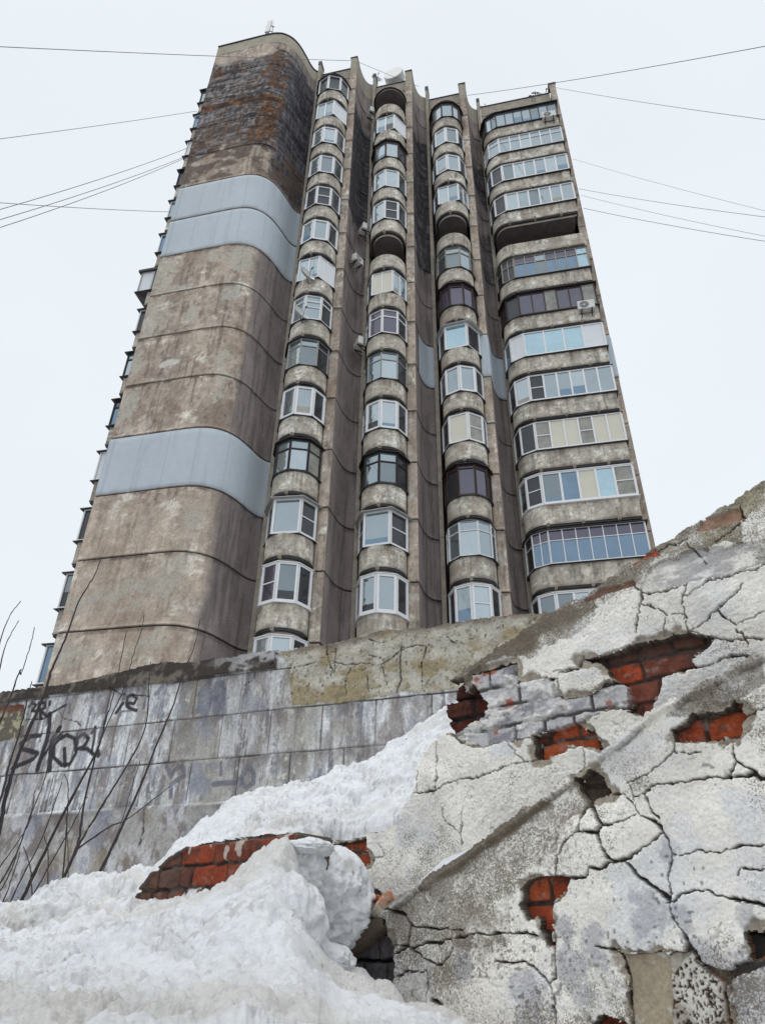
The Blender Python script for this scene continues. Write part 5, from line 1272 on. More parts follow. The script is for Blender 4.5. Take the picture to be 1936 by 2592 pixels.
def cf_rw(S, Z):
    G_, ident = tile_grid(S, Z)
    rid = _h((ident * 100).astype(np.int64), np.zeros_like(S).astype(np.int64), 8)
    a = fbm(S * 2.2, Z * 0.8, 5, 521, 0.6); st = fbm(S * 15, Z * 1.1, 5, 522, 0.62); fi = fbm(S * 22, Z * 16, 5, 523, 0.7)
    c = np.array([0.49, 0.485, 0.48]) * (0.82 + 0.28 * rid + 0.3 * (fi - 0.5))[..., None]
    c = mixc(c, np.array([0.74, 0.75, 0.76]), sst(0.44, 0.62, a + 0.35 * (st - 0.5)) * 0.8)
    c = mixc(c, np.array([0.12, 0.11, 0.115]), sst(0.50, 0.64, st * 0.70 + fi * 0.30) * 0.85)
    c = c * (0.72 + 0.56 * fbm(S * 30, Z * 5, 4, 520, 0.7))[..., None]
    c = mixc(c, np.array([0.235, 0.245, 0.295]), sst(0.50, 0.70, fbm(S * 8, Z * 2.6, 5, 524, 0.68)) * 0.65)
    c = mixc(c, np.array([0.235, 0.20, 0.18]), sst(0.50, 0.70, fbm(S * 6.5, Z * 2.6, 5, 525, 0.7)) * 0.7)
    c = mixc(c, np.array([0.34, 0.32, 0.27]), sst(0.5, 0.66, fbm(S * 1.6 + 4, Z * 1.6, 4, 526)) * sst(-2.6, -1.8, S) * 0.6)
    flk = sst(0.73, 0.76, fbm(S * 20, Z * 20, 4, 527)) * sst(0.5, 0.6, fbm(S * 2.4, Z * 3, 3, 528)) * sst(-3.6, -2.6, S)
    c = mixc(c, np.array([0.62, 0.59, 0.50]), flk * 0.85)
    # lower base course
    b = sst(zld + 0.02, zld - 0.02, Z)
    bc = np.array([0.36, 0.345, 0.33]) * (0.7 + 0.6 * fi)[..., None]
    bc = mixc(bc, np.array([0.17, 0.14, 0.13]), sst(0.46, 0.60, fbm(S * 6, Z * 4, 5, 529, 0.68)) * 0.8)
    bc = mixc(bc, np.array([0.55, 0.55, 0.57]), sst(0.52, 0.64, fbm(S * 4 + 3, Z * 2.2, 5, 544, 0.65)) * 0.75)
    bc = mixc(bc, np.array([0.23, 0.245, 0.31]), sst(0.54, 0.66, fbm(S * 5 + 9, Z * 2.5, 5, 545, 0.65)) * 0.6)
    bc = mixc(bc, np.array([0.25, 0.20, 0.12]), sst(0.55, 0.7, fbm(S * 3.5, Z * 3, 4, 530)) * 0.5)
    c = mixc(c, bc, b)
    for pts, w, kd in GRAF:
        d, t = pldist(S + 0.008 * (fbm(S * 30, Z * 30, 3, 531) - 0.5), Z + 0.008 * (fbm(S * 30, Z * 30, 3, 532) - 0.5), pts, w * 3)
        m = 1 - sst(w * 0.75, w * 1.35, d)
        pc = ((0.025, 0.022, 0.028), (0.14, 0.145, 0.18), (0.24, 0.25, 0.29))[kd]
        c = mixc(c, np.array(pc), m * (0.97, 0.80, 0.6)[kd] * (1.0 if kd == 0 else 0.5 + fi))
    c = mixc(c, np.array([0.07, 0.063, 0.06]), G_ * (0.45 + 0.5 * sst(0.35, 0.6, fbm(S * 3, Z * 3, 3, 542))))
    jn = tile_soft(S, Z)
    c = mixc(c, np.array([0.15, 0.13, 0.125]), jn * sst(0.40, 0.62, fbm(S * 9, Z * 3, 5, 543, 0.65)) * 0.65)
    # plaster patch on the right, yellowed
    y = poly_soft(S, Z, yel, 511, 0.04, 5)
    yc = np.array([0.46, 0.435, 0.37]) * (0.7 + 0.6 * fbm(S * 9, Z * 9, 5, 533, 0.65))[..., None]
    zy = np.interp(S, cl[:, 0], cl[:, 1]) - Z
    yc = mixc(yc, np.array([0.27, 0.205, 0.095]), sst(0.42, 0.72, fbm(S * 4, Z * 6, 5, 534, 0.68) + 0.14 * sst(0.15, 0.40, zy) - 0.05) * 0.8 * sst(-2.05, -1.35, S + (fbm(S * 4, Z * 4, 4, 546) - 0.5) * 0.6))
    yc = mixc(yc, np.array([0.50, 0.495, 0.50]) * (0.6 + 0.8 * fi)[..., None], sst(-1.3, -2.0, S + (fbm(S * 4, Z * 4, 4, 547) - 0.5) * 0.9) * 0.8)
    yc = mixc(yc, np.array([0.15, 0.125, 0.08]), sst(0.55, 0.72, fbm(S * 22, Z * 22, 5, 535, 0.75)) * 0.7)
    yc = mixc(yc, np.array([0.16, 0.125, 0.09]), sst(0.10, 0.0, zy + 0.10 * (fbm(S * 6, Z * 6, 4, 536) - 0.5)) * 0.85)
    yc = mixc(yc, np.array([0.09, 0.075, 0.055]), sst(0.88, 0.91, vn(S * 42, Z * 42, 537)) * 0.8)
    c = np.where(y[..., None], yc, c)
    cop = (Z > zc0 + 0.01 * np.sin(S * 3)) & ~y & (S < tr(L3, [(520, 440)])[0][0])
    cc = mixc(np.array([0.05, 0.04, 0.034]), np.array([0.16, 0.135, 0.11]), sst(0.48, 0.68, fbm(S * 7, Z * 7, 5, 538, 0.65)))
    cc = mixc(cc, np.array([0.46, 0.45, 0.46]), sst(0.50, 0.62, fbm(S * 4, Z * 9, 4, 539)) * sst(-2.0, -1.3, S) * 0.8)
    c = np.where(cop[..., None], cc, c)
    lt = poly_soft(S, Z, lostt, 517, 0.02)
    lc = mixc(np.array([0.15, 0.13, 0.10]), np.array([0.42, 0.38, 0.26]), sst(0.64, 0.68, fbm(S * 7, Z * 7, 4, 540)))
    lc = mixc(lc, np.array([0.20, 0.075, 0.05]), sst(zj0 - 0.13, zj0 - 0.07, Z) * 0.9)
    c = np.where(lt[..., None], lc, c)
    return mixc(c, np.array([0.05, 0.042, 0.036]), cracks(S, Z, YCR, 519) * 0.85)
o = layer('tile_cladding', RW, -7.4, 1.9, 0.9, 4.5, 0.0078, ctop + [(3.0, 0), (-9, 0)], [], hf_rw, cf_rw, 0.30, 'tile', None, 0.006, 500)
place(o, rw)

# ================================================================== SNOW
def col_tab(tab, x):
    t = np.array(tab, float); return np.interp(x, t[:, 0], t[:, 1])
def hz(x, y, r):
    """height at distance r of the line of sight through full-view point x, y"""
    return at_r(x * DSP, y * DSP, r)[2]
yB = [(-700, 2010), (-300, 1990), (0, 1957), (40, 1922), (75, 1906), (120, 1908), (180, 1904), (215, 1893), (270, 1868), (300, 1840), (330, 1808), (375, 1775), (420, 1739), (470, 1722), (500, 1714), (560, 1709), (600, 1700), (640, 1689), (700, 1656), (760, 1649), (800, 1636), (830, 1621), (880, 1596), (935, 1560), (1100, 1470), (1400, 1400), (2200, 1400)]
rB = [(-700, 4.4), (0, 4.3), (300, 4.8), (560, 5.3), (935, 5.0), (2200, 5.0)]
yF5 = [(-700, 2060), (0, 2010), (120, 1985), (270, 1960), (340, 1878), (400, 1830), (480, 1806), (560, 1796), (640, 1792), (720, 1806), (790, 1806), (870, 1780), (935, 1760), (1100, 1700), (2200, 1600)]
yM = [(-700, 2090), (0, 2035), (100, 2010), (200, 1990), (275, 1968), (300, 1972), (340, 1962), (400, 1940), (450, 1915), (480, 1890), (520, 1852), (560, 1836), (590, 1836), (612, 1850), (640, 1885), (690, 1950), (740, 1995), (790, 2010), (805, 2020), (840, 2060), (900, 2140), (1100, 2260), (2200, 2330)]
rM = [(-700, 3.3), (275, 3.48), (340, 3.4), (480, 3.2), (560, 3.1), (620, 3.14), (660, 3.45), (690, 3.72), (740, 3.90), (800, 3.82), (2200, 3.8)]
r5 = [(-700, 3.9), (280, 4.2), (400, 4.12), (480, 4.06), (560, 4.1), (640, 4.18), (700, 4.26), (760, 4.24), (860, 4.2), (2200, 4.2)]
rF = [(-700, 2.62), (500, 2.62), (560, 2.7), (620, 2.86), (660, 3.05), (690, 3.25), (730, 3.42), (800, 3.36), (900, 3.2), (1000, 3.08), (1100, 2.93), (1400, 2.5), (2200, 2.3)]
vd = [(-700, 0), (240, 0), (300, 0.16), (640, 0.16), (760, 0.3), (2200, 0.3)]
yFr = [(-700, 2130), (0, 2095), (300, 2070), (500, 2010), (600, 1990), (650, 2010), (690, 2048), (715, 2074), (730, 2094), (800, 2126), (850, 2150), (880, 2178), (930, 2194), (990, 2222), (1100, 2270), (1400, 2320), (2200, 2340)]
def wall_r(x):
    r = ray(x * DSP, 2100 * DSP); t = (LO.n @ LO.P) / (LO.n @ r[:2]); return float(np.hypot(*(r[:2] * t)))
xs = np.concatenate([np.arange(-700, -60, 12), np.arange(-60, 1250, 2.6), np.arange(1250, 2200, 14)])
rr = np.concatenate([np.linspace(0.55, 1.6, 22), np.linspace(1.63, 4.2, 330), np.linspace(4.21, 5.6, 110), np.linspace(5.65, 9.5, 24)])
Zs = np.zeros((len(rr), len(xs))); Xs = np.zeros_like(Zs); Ys = np.zeros_like(Zs)
for j, x in enumerate(xs):
    rm, rb = col_tab(rM, x), col_tab(rB, x)
    zm = hz(x, col_tab(yM, x), rm)
    dv = col_tab(vd, x)
    k = [(0.55, 0.25), (1.2, hz(x, 2330, 1.2)), (1.9, hz(x, 2265 - 0.30 * max(0, 2265 - col_tab(yFr, x)) if x < 690 else max(2240, col_tab(yFr, x) + 60), 1.9)), (col_tab(rF, x), hz(x, col_tab(yFr, x), col_tab(rF, x))), (rm, zm)]
    q5 = col_tab(r5, x)
    z5 = hz(x, col_tab(yF5, x), q5)
    zb = hz(x, col_tab(yB, x), rb)
    k += [(rm + 0.12, zm - dv * 0.6 - 0.02 * (dv > 0)), (q5, z5)]
    k += [(q5 + (rb - q5) * 0.5, z5 + (zb - z5) * 0.60), (rb, zb), (rb + 0.5, zb - 0.05), (9.5, zb - 0.1)]
    if x > 690:                                             # the wall end stands here: snow lies low in front, and on top of it behind
        rw_ = wall_r(x)
        zf = hz(x, col_tab(yFr, x), rw_ - 0.22)
        k = [q for q in k if q[0] < rw_ - 0.5] + [(rw_ - 0.22, zf), (rw_ + 0.012, zf - 0.06)] + ([(q5 - 0.02, zf - 0.06)] if x > 848 else []) + [q for q in k if q[0] >= q5] if x > 848 else [q for q in k if q[0] < rw_ - 0.5] + [(rw_ - 0.22, zf), (rw_ + 0.012, zf - 0.06), (rw_ + 0.22, zf - 0.06), (rw_ + 0.34, hz(x, col_tab(yM, x), rw_ + 0.34) - 0.05)] + [q for q in k if q[0] >= q5]
    k = np.array(sorted(k))
    # smooth monotone blend between the knots
    z = np.interp(rr, k[:, 0], k[:, 1])
    d = at_r(x * DSP, 2200 * DSP, 1.0)
    hd = d[:2] / np.hypot(*d[:2])
    Zs[:, j] = z; Xs[:, j] = hd[0] * rr; Ys[:, j] = hd[1] * rr
for _ in range(2):                                          # soften the creases along r
    Zs[1:-1] = 0.25 * Zs[:-2] + 0.5 * Zs[1:-1] + 0.25 * Zs[2:]
edge = np.ones_like(Zs)
Z0s = Zs.copy()
Qx, Qy = Xs + 0.25 * Z0s, Ys * 0.9 + 0.75 * Z0s             # noise follows the slope, so steep faces are not smeared
lump = (fbm(Qx * 2.6, Qy * 2.6, 3, 601) - 0.5) * 0.13
jx_ = np.where((xs > 640) & (xs < 770))[0]; row_ = np.where(rr < 3.36)[0]
Zb = Zs.copy()
for j_ in jx_: Zb[row_, j_] = Zs[row_, j_ - 16:j_ + 17].mean(1)
Zs = Zb; Z0s = Zs.copy()
puff = lambda f, sd: np.sqrt(np.abs(2 * fbm(Qx * f, Qy * f, 2, sd) - 1) + 0.004) - 0.4
bil = puff(3.2, 602) * 0.8 + puff(7.5, 612) * 0.45 + puff(17, 613) * 0.16
med = bil * 0.085 + (fbm(Qx * 14, Qy * 14, 4, 603, 0.6) - 0.5) * 0.035
fine = (fbm(Qx * 45, Qy * 45, 4, 604, 0.65) - 0.5) * 0.014
icy = fbm(Qx * 2.2, Qy * 2.2, 3, 620)
crust = (np.maximum(0, fbm(Qx * 7 + Qy * 4, Qy * 24 - Qx * 6, 4, 605, 0.65) - 0.48) * 0.06 - np.maximum(0, fbm(Qx * 19, Qy * 19, 4, 615, 0.7) - 0.56) * 0.10) * sst(0.38, 0.6, icy)
wgt = sst(0.8, 1.6, rr)[:, None]
disp_ = (lump * 0.8 + med + fine + crust) * wgt
sl_ = np.clip(np.gradient(Z0s, axis=0) / np.gradient(rr)[:, None], -2.0, 2.5)
cs_ = 1 / np.sqrt(1 + sl_ ** 2)
rx_, ry_ = Xs / rr[:, None], Ys / rr[:, None]
Xs = Xs - disp_ * sl_ * cs_ * rx_; Ys = Ys - disp_ * sl_ * cs_ * ry_; Zs = Z0s + disp_ * cs_
K3 = fbm(Qx * 5, Qy * 5, 5, 606, 0.65)
cS = np.array([0.89, 0.905, 0.93]) * (0.95 + 0.10 * fbm(Qx * 6, Qy * 6, 3, 607))[..., None]
dirt = sst(0.46, 0.68, K3) * sst(0.46, 0.60, fbm(Qx * 42, Qy * 42, 4, 608, 0.72))
cS = mixc(cS, np.array([0.45, 0.425, 0.395]), dirt * 0.5)
cS = mixc(cS, np.array([0.66, 0.62, 0.55]), sst(0.52, 0.72, fbm(Qx * 2.4, Qy * 2.4, 5, 609, 0.6)) * 0.5)
hol_ = np.clip(-(crust + bil * 0.05), 0, 1)
cS = mixc(cS, np.array([0.55, 0.54, 0.53]), sst(0.01, 0.04, hol_) * sst(0.45, 0.6, K3) * 0.5)
sp = sst(0.86, 0.90, vn(Qx * 150, Qy * 110, 610)) * sst(0.50, 0.64, fbm(Qx * 4, Qy * 4, 3, 611))
cS = mixc(cS, np.array([0.16, 0.14, 0.12]), sp * 0.55 * sst(1.9, 2.5, rr)[:, None])
nr, nx = Zs.shape
i = np.arange(nr * nx).reshape(nr, nx)
Q = np.stack([i[:-1, :-1], i[:-1, 1:], i[1:, 1:], i[1:, :-1]], -1).reshape(-1, 4)
snow = mesh_np('snow_bank', np.stack([Xs, Ys, Zs], -1).reshape(-1, 3), Q, M['snow'], None, col=cS.reshape(-1, 3))
tag(snow, kind='structure')
SNOW_X, SNOW_R, SNOW_Z = xs, rr, Zs
def snow_z(x, r):
    j = np.argmin(np.abs(xs - x)); return float(np.interp(r, rr, Zs[:, j]))

def lump_mesh(name, c, size, seed, mat, colf, label=None, cat=None, rot=0.0, n=28, group=None, kind=None):
    """an irregular block: a squared-off ball broken up by noise"""
    th = np.linspace(0, 2 * np.pi, n, endpoint=False); ph = np.linspace(-np.pi / 2 + 0.02, np.pi / 2 - 0.02, n // 2)
    T, Ph = np.meshgrid(th, ph)
    p = np.stack([np.cos(T) * np.cos(Ph), np.sin(T) * np.cos(Ph), np.sin(Ph)], -1)
    p = np.sign(p) * np.abs(p) ** 0.62
    f = 1 + 0.5 * (fbm(p[..., 0] * 1.7 + seed * 3 + p[..., 2], p[..., 1] * 1.7 - p[..., 2] * 1.3, 3, seed) - 0.5) + 0.22 * (fbm(p[..., 0] * 4 + seed * 3 + p[..., 2] * 3, p[..., 1] * 4 - p[..., 2] * 3, 3, seed + 1) - 0.5)
    p = p * f[..., None] * np.array(size)
    cr, sr = math.cos(rot), math.sin(rot)
    q = np.stack([p[..., 0] * cr - p[..., 2] * sr, p[..., 1], p[..., 0] * sr + p[..., 2] * cr], -1)
    m, k = T.shape; ii = np.arange(m * k).reshape(m, k); jj = np.roll(ii, -1, 1)
    Qq = np.stack([ii[:-1], jj[:-1], jj[1:], ii[1:]], -1).reshape(-1, 4)
    V = q.reshape(-1, 3)
    me = mesh_np(name, V, np.concatenate([Qq, [[ii[0, 0], ii[0, n // 4], ii[0, n // 2], ii[0, 3 * n // 4]][::-1], [ii[-1, 0], ii[-1, n // 4], ii[-1, n // 2], ii[-1, 3 * n // 4]]]]), M[mat], None, col=colf(V, seed), smooth=(mat == 'snow'))
    me.location = c
    tag(me, label, cat, group, kind)
    return me
def stone_col(V, seed):
    c = np.array([0.33, 0.29, 0.23]) * (0.5 + 1.0 * fbm(V[:, 0] * 30 + seed, V[:, 2] * 30, 4, seed))[:, None]
    return mixc(c, np.array([0.45, 0.15, 0.07]), sst(0.62, 0.7, fbm(V[:, 0] * 20, V[:, 2] * 20 + V[:, 1] * 9, 3, seed + 1)) * 0.8)
def brick_col(V, seed): return np.array([0.42, 0.10, 0.045]) * (0.5 + 1.0 * fbm(V[:, 0] * 40 + seed, V[:, 2] * 40, 4, seed))[:, None]
def snow_col(V, seed): return np.array([0.72, 0.74, 0.77]) * (0.9 + 0.2 * fbm(V[:, 0] * 20, V[:, 2] * 20, 3, seed))[:, None]
q = LO.to3(*[np.array(v) for v in LO.sz(826 * DSP, 1957 * DSP)], np.array(0.0))
lump_mesh('stone', q, (0.058, 0.035, 0.026), 3, 'stone', stone_col, 'broken mortar stone lying at the left end of the lower stair wall top', 'stone', 0.85)
q = LO.to3(*[np.array(v) for v in LO.sz(793 * DSP, 1939 * DSP)], np.array(-0.06))
lump_mesh('brick_fragment', q, (0.024, 0.02, 0.016), 5, 'stone', brick_col, 'small orange brick fragment on the snow beside the broken mortar stone', 'brick')
# snow lying on the ledge between the two stair walls
def ledge_snow():
    pts = LO.tr(FULL, [(846, 1957), (880, 1931), (930, 1893), (1000, 1847), (1040, 1818)])
    tall = [0.02, 0.055, 0.075, 0.035, 0.0]
    P = np.array(pts); n = 60
    t = np.linspace(0, 1, n); s = np.interp(t, np.linspace(0, 1, 5), P[:, 0]); z = np.interp(t, np.linspace(0, 1, 5), P[:, 1]); T_ = np.interp(t, np.linspace(0, 1, 5), tall)
    V = []
    for k, (h, f) in enumerate(((-0.005, -0.04), (-0.004, 0.05), (-0.03, 0.25), (-0.07, 0.7), (-0.11, 1.0), (-0.135, 0.9), (-0.135, -0.5))):
        V.append(LO.to3(s, z + 0.004 + T_ * f + 0.012 * (fbm(t * 9, t * 0 + k, 4, 621) - 0.5), np.full(n, h) + 0.008 * (fbm(t * 12, t * 0 + k * 2, 3, 622) - 0.5)))
    V = np.stack(V); m = len(V); i = np.arange(m * n).reshape(m, n); j = np.roll(i, -1, 0)
    Q = np.stack([i[:, :-1], j[:, :-1], j[:, 1:], i[:, 1:]], -1).reshape(-1, 4)
    o = mesh_np('snow_drift', V.reshape(-1, 3), Q, M['snow'], None, col=snow_col(V.reshape(-1, 3), 623) * 1.08)
    tag(o, kind='structure')
ledge_snow()
def snow_mound(x_, y_, r_, size, seed, n=150):
    T, Ph = np.meshgrid(np.linspace(0, 2 * np.pi, n, endpoint=False), np.linspace(-np.pi / 2 + 0.01, np.pi / 2 - 0.01, n // 2))
    p = np.stack([np.cos(T) * np.cos(Ph), np.sin(T) * np.cos(Ph), np.sin(Ph)], -1)
    a, b = p[..., 0] * 1.0 + 0.7 * p[..., 1] + seed, p[..., 2] * 1.1 - 0.5 * p[..., 1] + 0.3 * p[..., 0]
    pf = lambda f, sd: np.sqrt(np.abs(2 * fbm(a * f, b * f, 2, sd) - 1) + 0.004) - 0.4
    f = 0.93 + 0.22 * pf(1.2, seed) + 0.06 * pf(3.6, seed + 1) + 0.24 * (fbm(a * 4.2, b * 5.0, 6, seed + 2, 0.62) - 0.5) + 0.10 * np.maximum(0, fbm(a * 6, b * 16, 4, seed + 5, 0.65) - 0.5) + 0.05 * (fbm(a * 26, b * 26, 3, seed + 3, 0.65) - 0.5)
    q = p * f[..., None] * np.array(size)
    ii = np.arange(T.size).reshape(T.shape); jj = np.roll(ii, -1, 1)
    Qq = np.stack([ii[:-1], jj[:-1], jj[1:], ii[1:]], -1).reshape(-1, 4)
    V = q.reshape(-1, 3)
    c = np.array([0.87, 0.885, 0.91]) * (0.95 + 0.1 * fbm(V[:, 0] * 14, V[:, 2] * 14, 3, seed))[:, None]
    c = mixc(c, np.array([0.50, 0.475, 0.44]), sst(0.55, 0.72, fbm(V[:, 0] * 9 + seed, V[:, 2] * 9 + V[:, 1] * 4, 5, seed + 4, 0.68)) * 0.5)
    o = mesh_np('snow_drift', V, Qq, M['snow'], None, col=c); o.location = at_r(x_ * DSP, y_ * DSP, r_)
    tag(o, kind='structure')
snow_mound(672, 1946, 3.62, (0.285, 0.25, 0.25), 3, 190)
snow_mound(768, 1896, 4.0, (0.075, 0.06, 0.05), 8, 60)
snow_mound(646, 1886, 3.24, (0.115, 0.15, 0.115), 13, 110)
snow_mound(668, 1834, 3.20, (0.105, 0.12, 0.042), 17, 90)
snow_mound(618, 1992, 3.02, (0.15, 0.16, 0.17), 23, 110)
snow_mound(690, 2075, 3.22, (0.14, 0.14, 0.07), 29, 110)
# dead leaves caught against the retaining wall
lf = MB(); rng = random.Random(5)
for _ in range(420):
    t = rng.random(); x = 868 + 125 * t + rng.gauss(0, 7); y = 1618 - 62 * t + rng.gauss(0, 6)
    p = at_r(x * DSP, y * DSP, 4.95 + rng.random() * 0.12)
    a = Vector((rng.gauss(0, 1), rng.gauss(0, 1), rng.gauss(0, 0.7))).normalized(); b = a.cross(Vector((rng.gauss(0, 1), rng.gauss(0, 1), rng.gauss(0, 1)))).normalized()
    l, w = 0.02 + rng.random() * 0.03, 0.008 + rng.random() * 0.014
    P = Vector(p); cpt = a.cross(b) * 0.006
    lf.quad(P - a * l, P - b * w + cpt, P + a * l, P + b * w + cpt)
tag(lf.build('dead_leaves', M['leaf']), kind='stuff')

# ================================================================== BARE SHRUBS
def stem_pts(pts, r0, r1):
    n = len(pts); out = []
    for i, (u, v) in enumerate(pts):
        out.append(Vector(at_r(u, v, r0 + (r1 - r0) * i / (n - 1))))
    return out
def l2(pts): return [px_(L2, x, y) for x, y in pts]
def l1(pts): return [px_(L1, x, y) for x, y in pts]
SHRUBS = [
 ('bare shrub with a forked trunk in the snow before the tiled wall, rightmost of three', 330, 5.0, [
   (l2([(375, 1530), (490, 1270), (520, 1130), (545, 950), (622, 640)]) , 9, 5, 0), (l2([(385, 1515), (500, 1260), (640, 1020), (800, 760), (935, 490), (958, 200)]) + [(382, 1675)], 8, 2, 0),
   (l2([(500, 1268), (700, 1130), (830, 1070), (1092, 868)]), 5, 2, 0), (l2([(640, 1420), (760, 1180), (900, 870), (1000, 620), (1120, 330), (1180, 130)]) + l1([(1160, 1270), (1197, 1098)]), 9, 1.5, 0), (l2([(690, 1340), (800, 1040), (850, 860), (900, 700)]), 3, 1.2, 1)]),
 ('bare shrub of long slanting shoots before the black graffiti tag, middle of three', 130, 5.0, [
   (l2([(150, 1580), (240, 1390), (430, 1000), (622, 640), (690, 400)]) + l1([(655, 1640), (700, 1450), (757, 1172)]), 10, 1.5, 0), (l2([(628, 618), (680, 490), (780, 280), (812, 190)]) + l1([(800, 1310), (850, 1150), (861, 1072)]), 4, 1.2, 0),
   (l2([(250, 1500), (420, 1200), (545, 960), (560, 940)]), 4, 2, 0), (l2([(308, 1500), (310, 1300), (285, 1190)]), 4, 2, 0), (l2([(400, 1500), (430, 1120), (438, 870), (415, 790)]), 5, 2, 0), (l2([(60, 1620), (180, 1380), (280, 1180), (400, 840)]), 5, 2, 0), (l2([(205, 1520), (190, 1370), (150, 1255)]), 4, 2, 0), (l2([(440, 1450), (435, 1200), (415, 1000)]), 3, 1.3, 1)]),
 ('bare shrub of tall thin shoots at the far left edge, rising above the coping', -10, 5.0, [
   (l2([(-120, 1480), (0, 1130), (40, 920), (130, 640)]) + l1([(270, 1540), (310, 1400), (400, 1200), (470, 1000), (560, 850), (606, 738)]), 13, 2, 0), (l2([(-150, 1380), (0, 960), (60, 730), (130, 500), (190, 250), (205, 190)]), 8, 2, 0),
   (l2([(-160, 1100), (-80, 800), (0, 460), (60, 310), (130, 120)]) + l1([(125, 1430), (180, 1270), (206, 1152)]), 7, 1.5, 0), (l1([(-90, 1780), (0, 1390), (40, 1240), (110, 1112)]), 6, 1.5, 0), (l1([(-80, 1600), (0, 1240), (60, 1080), (125, 995)]), 5, 1.5, 0),
   (l2([(-60, 1640), (60, 1430), (150, 1180), (205, 1030), (220, 900)]), 4, 1.3, 0), (l2([(-40, 1560), (100, 1310), (190, 1070), (285, 830), (312, 690)]), 5, 1.5, 0), (l2([(-120, 1540), (0, 1385), (150, 1170), (205, 1060)]), 5, 1.5, 0), (l2([(-60, 1800), (40, 1560), (130, 1290)]), 5, 2, 0)])]
for lab, bx, r_, stems in SHRUBS:
    b0 = Vector(at_r(*stems[0][0][0], r_))
    root = empty('bare_shrub', (b0.x, b0.y, b0.z))
    tag(root, lab, 'shrub', 'bare shrubs in the snow at the left')
    for i, (pts, w0, w1, tone) in enumerate(stems):
        base = r_ - 0.15 + 0.3 * random.random()
        P = stem_pts(pts, base, base + 0.25)
        d0 = (P[0] - P[1]).normalized()
        if not (lab.startswith('bare shrub with') and i == 2) and not (i == 1 and 'middle' in lab): P = [P[0] + d0 * 0.30] + P
        cm = catmull([tuple(p) for p in P], 7) if False else None
        # smooth spatial curve
        A = [np.array(p) for p in P]; A = [2 * A[0] - A[1]] + A + [2 * A[-1] - A[-2]]; C_ = []
        for a in range(1, len(A) - 2):
            for t in np.linspace(0, 1, 7, endpoint=False):
                C_.append(0.5 * ((2 * A[a]) + (-A[a - 1] + A[a + 1]) * t + (2 * A[a - 1] - 5 * A[a] + 4 * A[a + 1] - A[a + 2]) * t * t + (-A[a - 1] + 3 * A[a] - 3 * A[a + 1] + A[a + 2]) * t ** 3))
        C_.append(A[-2])
        k = 0.00115
        rad = [max(0.0028, k * (w0 + (w1 - w0) * q / (len(C_) - 1))) * (1.25 if q % 9 == 4 else 1.0) for q in range(len(C_))]
        m = MB(); m.tube([c + np.array([random.gauss(0, 0.0014), random.gauss(0, 0.0014), 0]) for c in C_], rad, 7)
        place(m.build('stem', M['stem2' if tone else 'stem'], None, (0, 0, 0), True), root)

# ================================================================== FITTINGS ON THE TOWER
def at_d(u, v, dd):
    """point of the line of sight lying at tower depth dd"""
    r = ray(u, v); t = dd / (TD.x * r[0] + TD.y * r[1]); p = r * t
    return p[0] * TU.x + p[1] * TU.y, dd, p[2] + CZ
C1, C2, C3, C4, C5 = (400, 0, 500 / 1652), (750, 100, 500 / 1652), (1050, 150, 500 / 1652), (700, 500, 550 / 1652), (1050, 550, 550 / 1652)

def ac_unit(u, d, z, label, facing=0.0, w=0.80, h=0.55, dp=0.30):
    if facing: w, h, dp = 0.64, 0.46, 0.25
    r = empty('air_conditioner', tw(u, d, z), -ANG + facing)
    tag(r, label, 'air conditioner', 'air conditioners on the tower')
    m = MB(); m.box(-w / 2, w / 2, -dp, 0, 0, h)
    o = m.build('casing', M['ac'], r)
    bv = o.modifiers.new('bevel', 'BEVEL'); bv.width = 0.025; bv.segments = 2
    m = MB(); cx = -w * 0.12; R = h * 0.40
    n = 28
    for k in range(n):
        a, b = 2 * math.pi * k / n, 2 * math.pi * (k + 1) / n
        m.quad((cx + R * 0.25 * math.cos(a), -dp - 0.006, h / 2 + R * 0.25 * math.sin(a)), (cx + R * 0.25 * math.cos(b), -dp - 0.006, h / 2 + R * 0.25 * math.sin(b)), (cx + R * math.cos(b), -dp - 0.006, h / 2 + R * math.sin(b)), (cx + R * math.cos(a), -dp - 0.006, h / 2 + R * math.sin(a)))
    m.build('fan_opening', M['dark'], r)
    m = MB()
    for rr_ in (0.35, 0.55, 0.75, 0.95):
        m.tube([(cx + R * rr_ * math.cos(a), -dp - 0.016, h / 2 + R * rr_ * math.sin(a)) for a in np.linspace(0, 2 * math.pi, 25)], 0.007, 5, 0, False)
    for a in np.linspace(0, 2 * math.pi, 8, endpoint=False): m.tube([(cx + R * 0.2 * math.cos(a), -dp - 0.018, h / 2 + R * 0.2 * math.sin(a)), (cx + R * math.cos(a), -dp - 0.018, h / 2 + R * math.sin(a))], 0.006, 5)
    m.build('fan_grille', M['ac'], r)
    for sx in (-0.3, 0.3):
        m = MB(); m.box(sx * w - 0.02, sx * w + 0.02, -dp - 0.03, 0.18, -0.05, -0.005); m.hexa([(sx * w - 0.018, -dp + 0.02, -0.06), (sx * w + 0.018, -dp + 0.02, -0.06), (sx * w + 0.018, 0.16, -0.33), (sx * w - 0.018, 0.16, -0.33), (sx * w - 0.018, -dp + 0.02, -0.04), (sx * w + 0.018, -dp + 0.02, -0.04), (sx * w + 0.018, 0.16, -0.28), (sx * w - 0.018, 0.16, -0.28)])
        m.build('bracket', M['dark'], r)
    return r
def px_ac(crop, x, y, d, label, **k):
    u, d, z = at_d(*px_(crop, x, y), d); return ac_unit(u, d, z - 0.28, label, **k)
px_ac(C3, 1120, 490, 25.66, 'air conditioner with round fan hung on the topmost long corner balcony')
px_ac(C5, 1300, 692, 25.66, 'air conditioner with round fan at the right end of the dark framed long balcony')
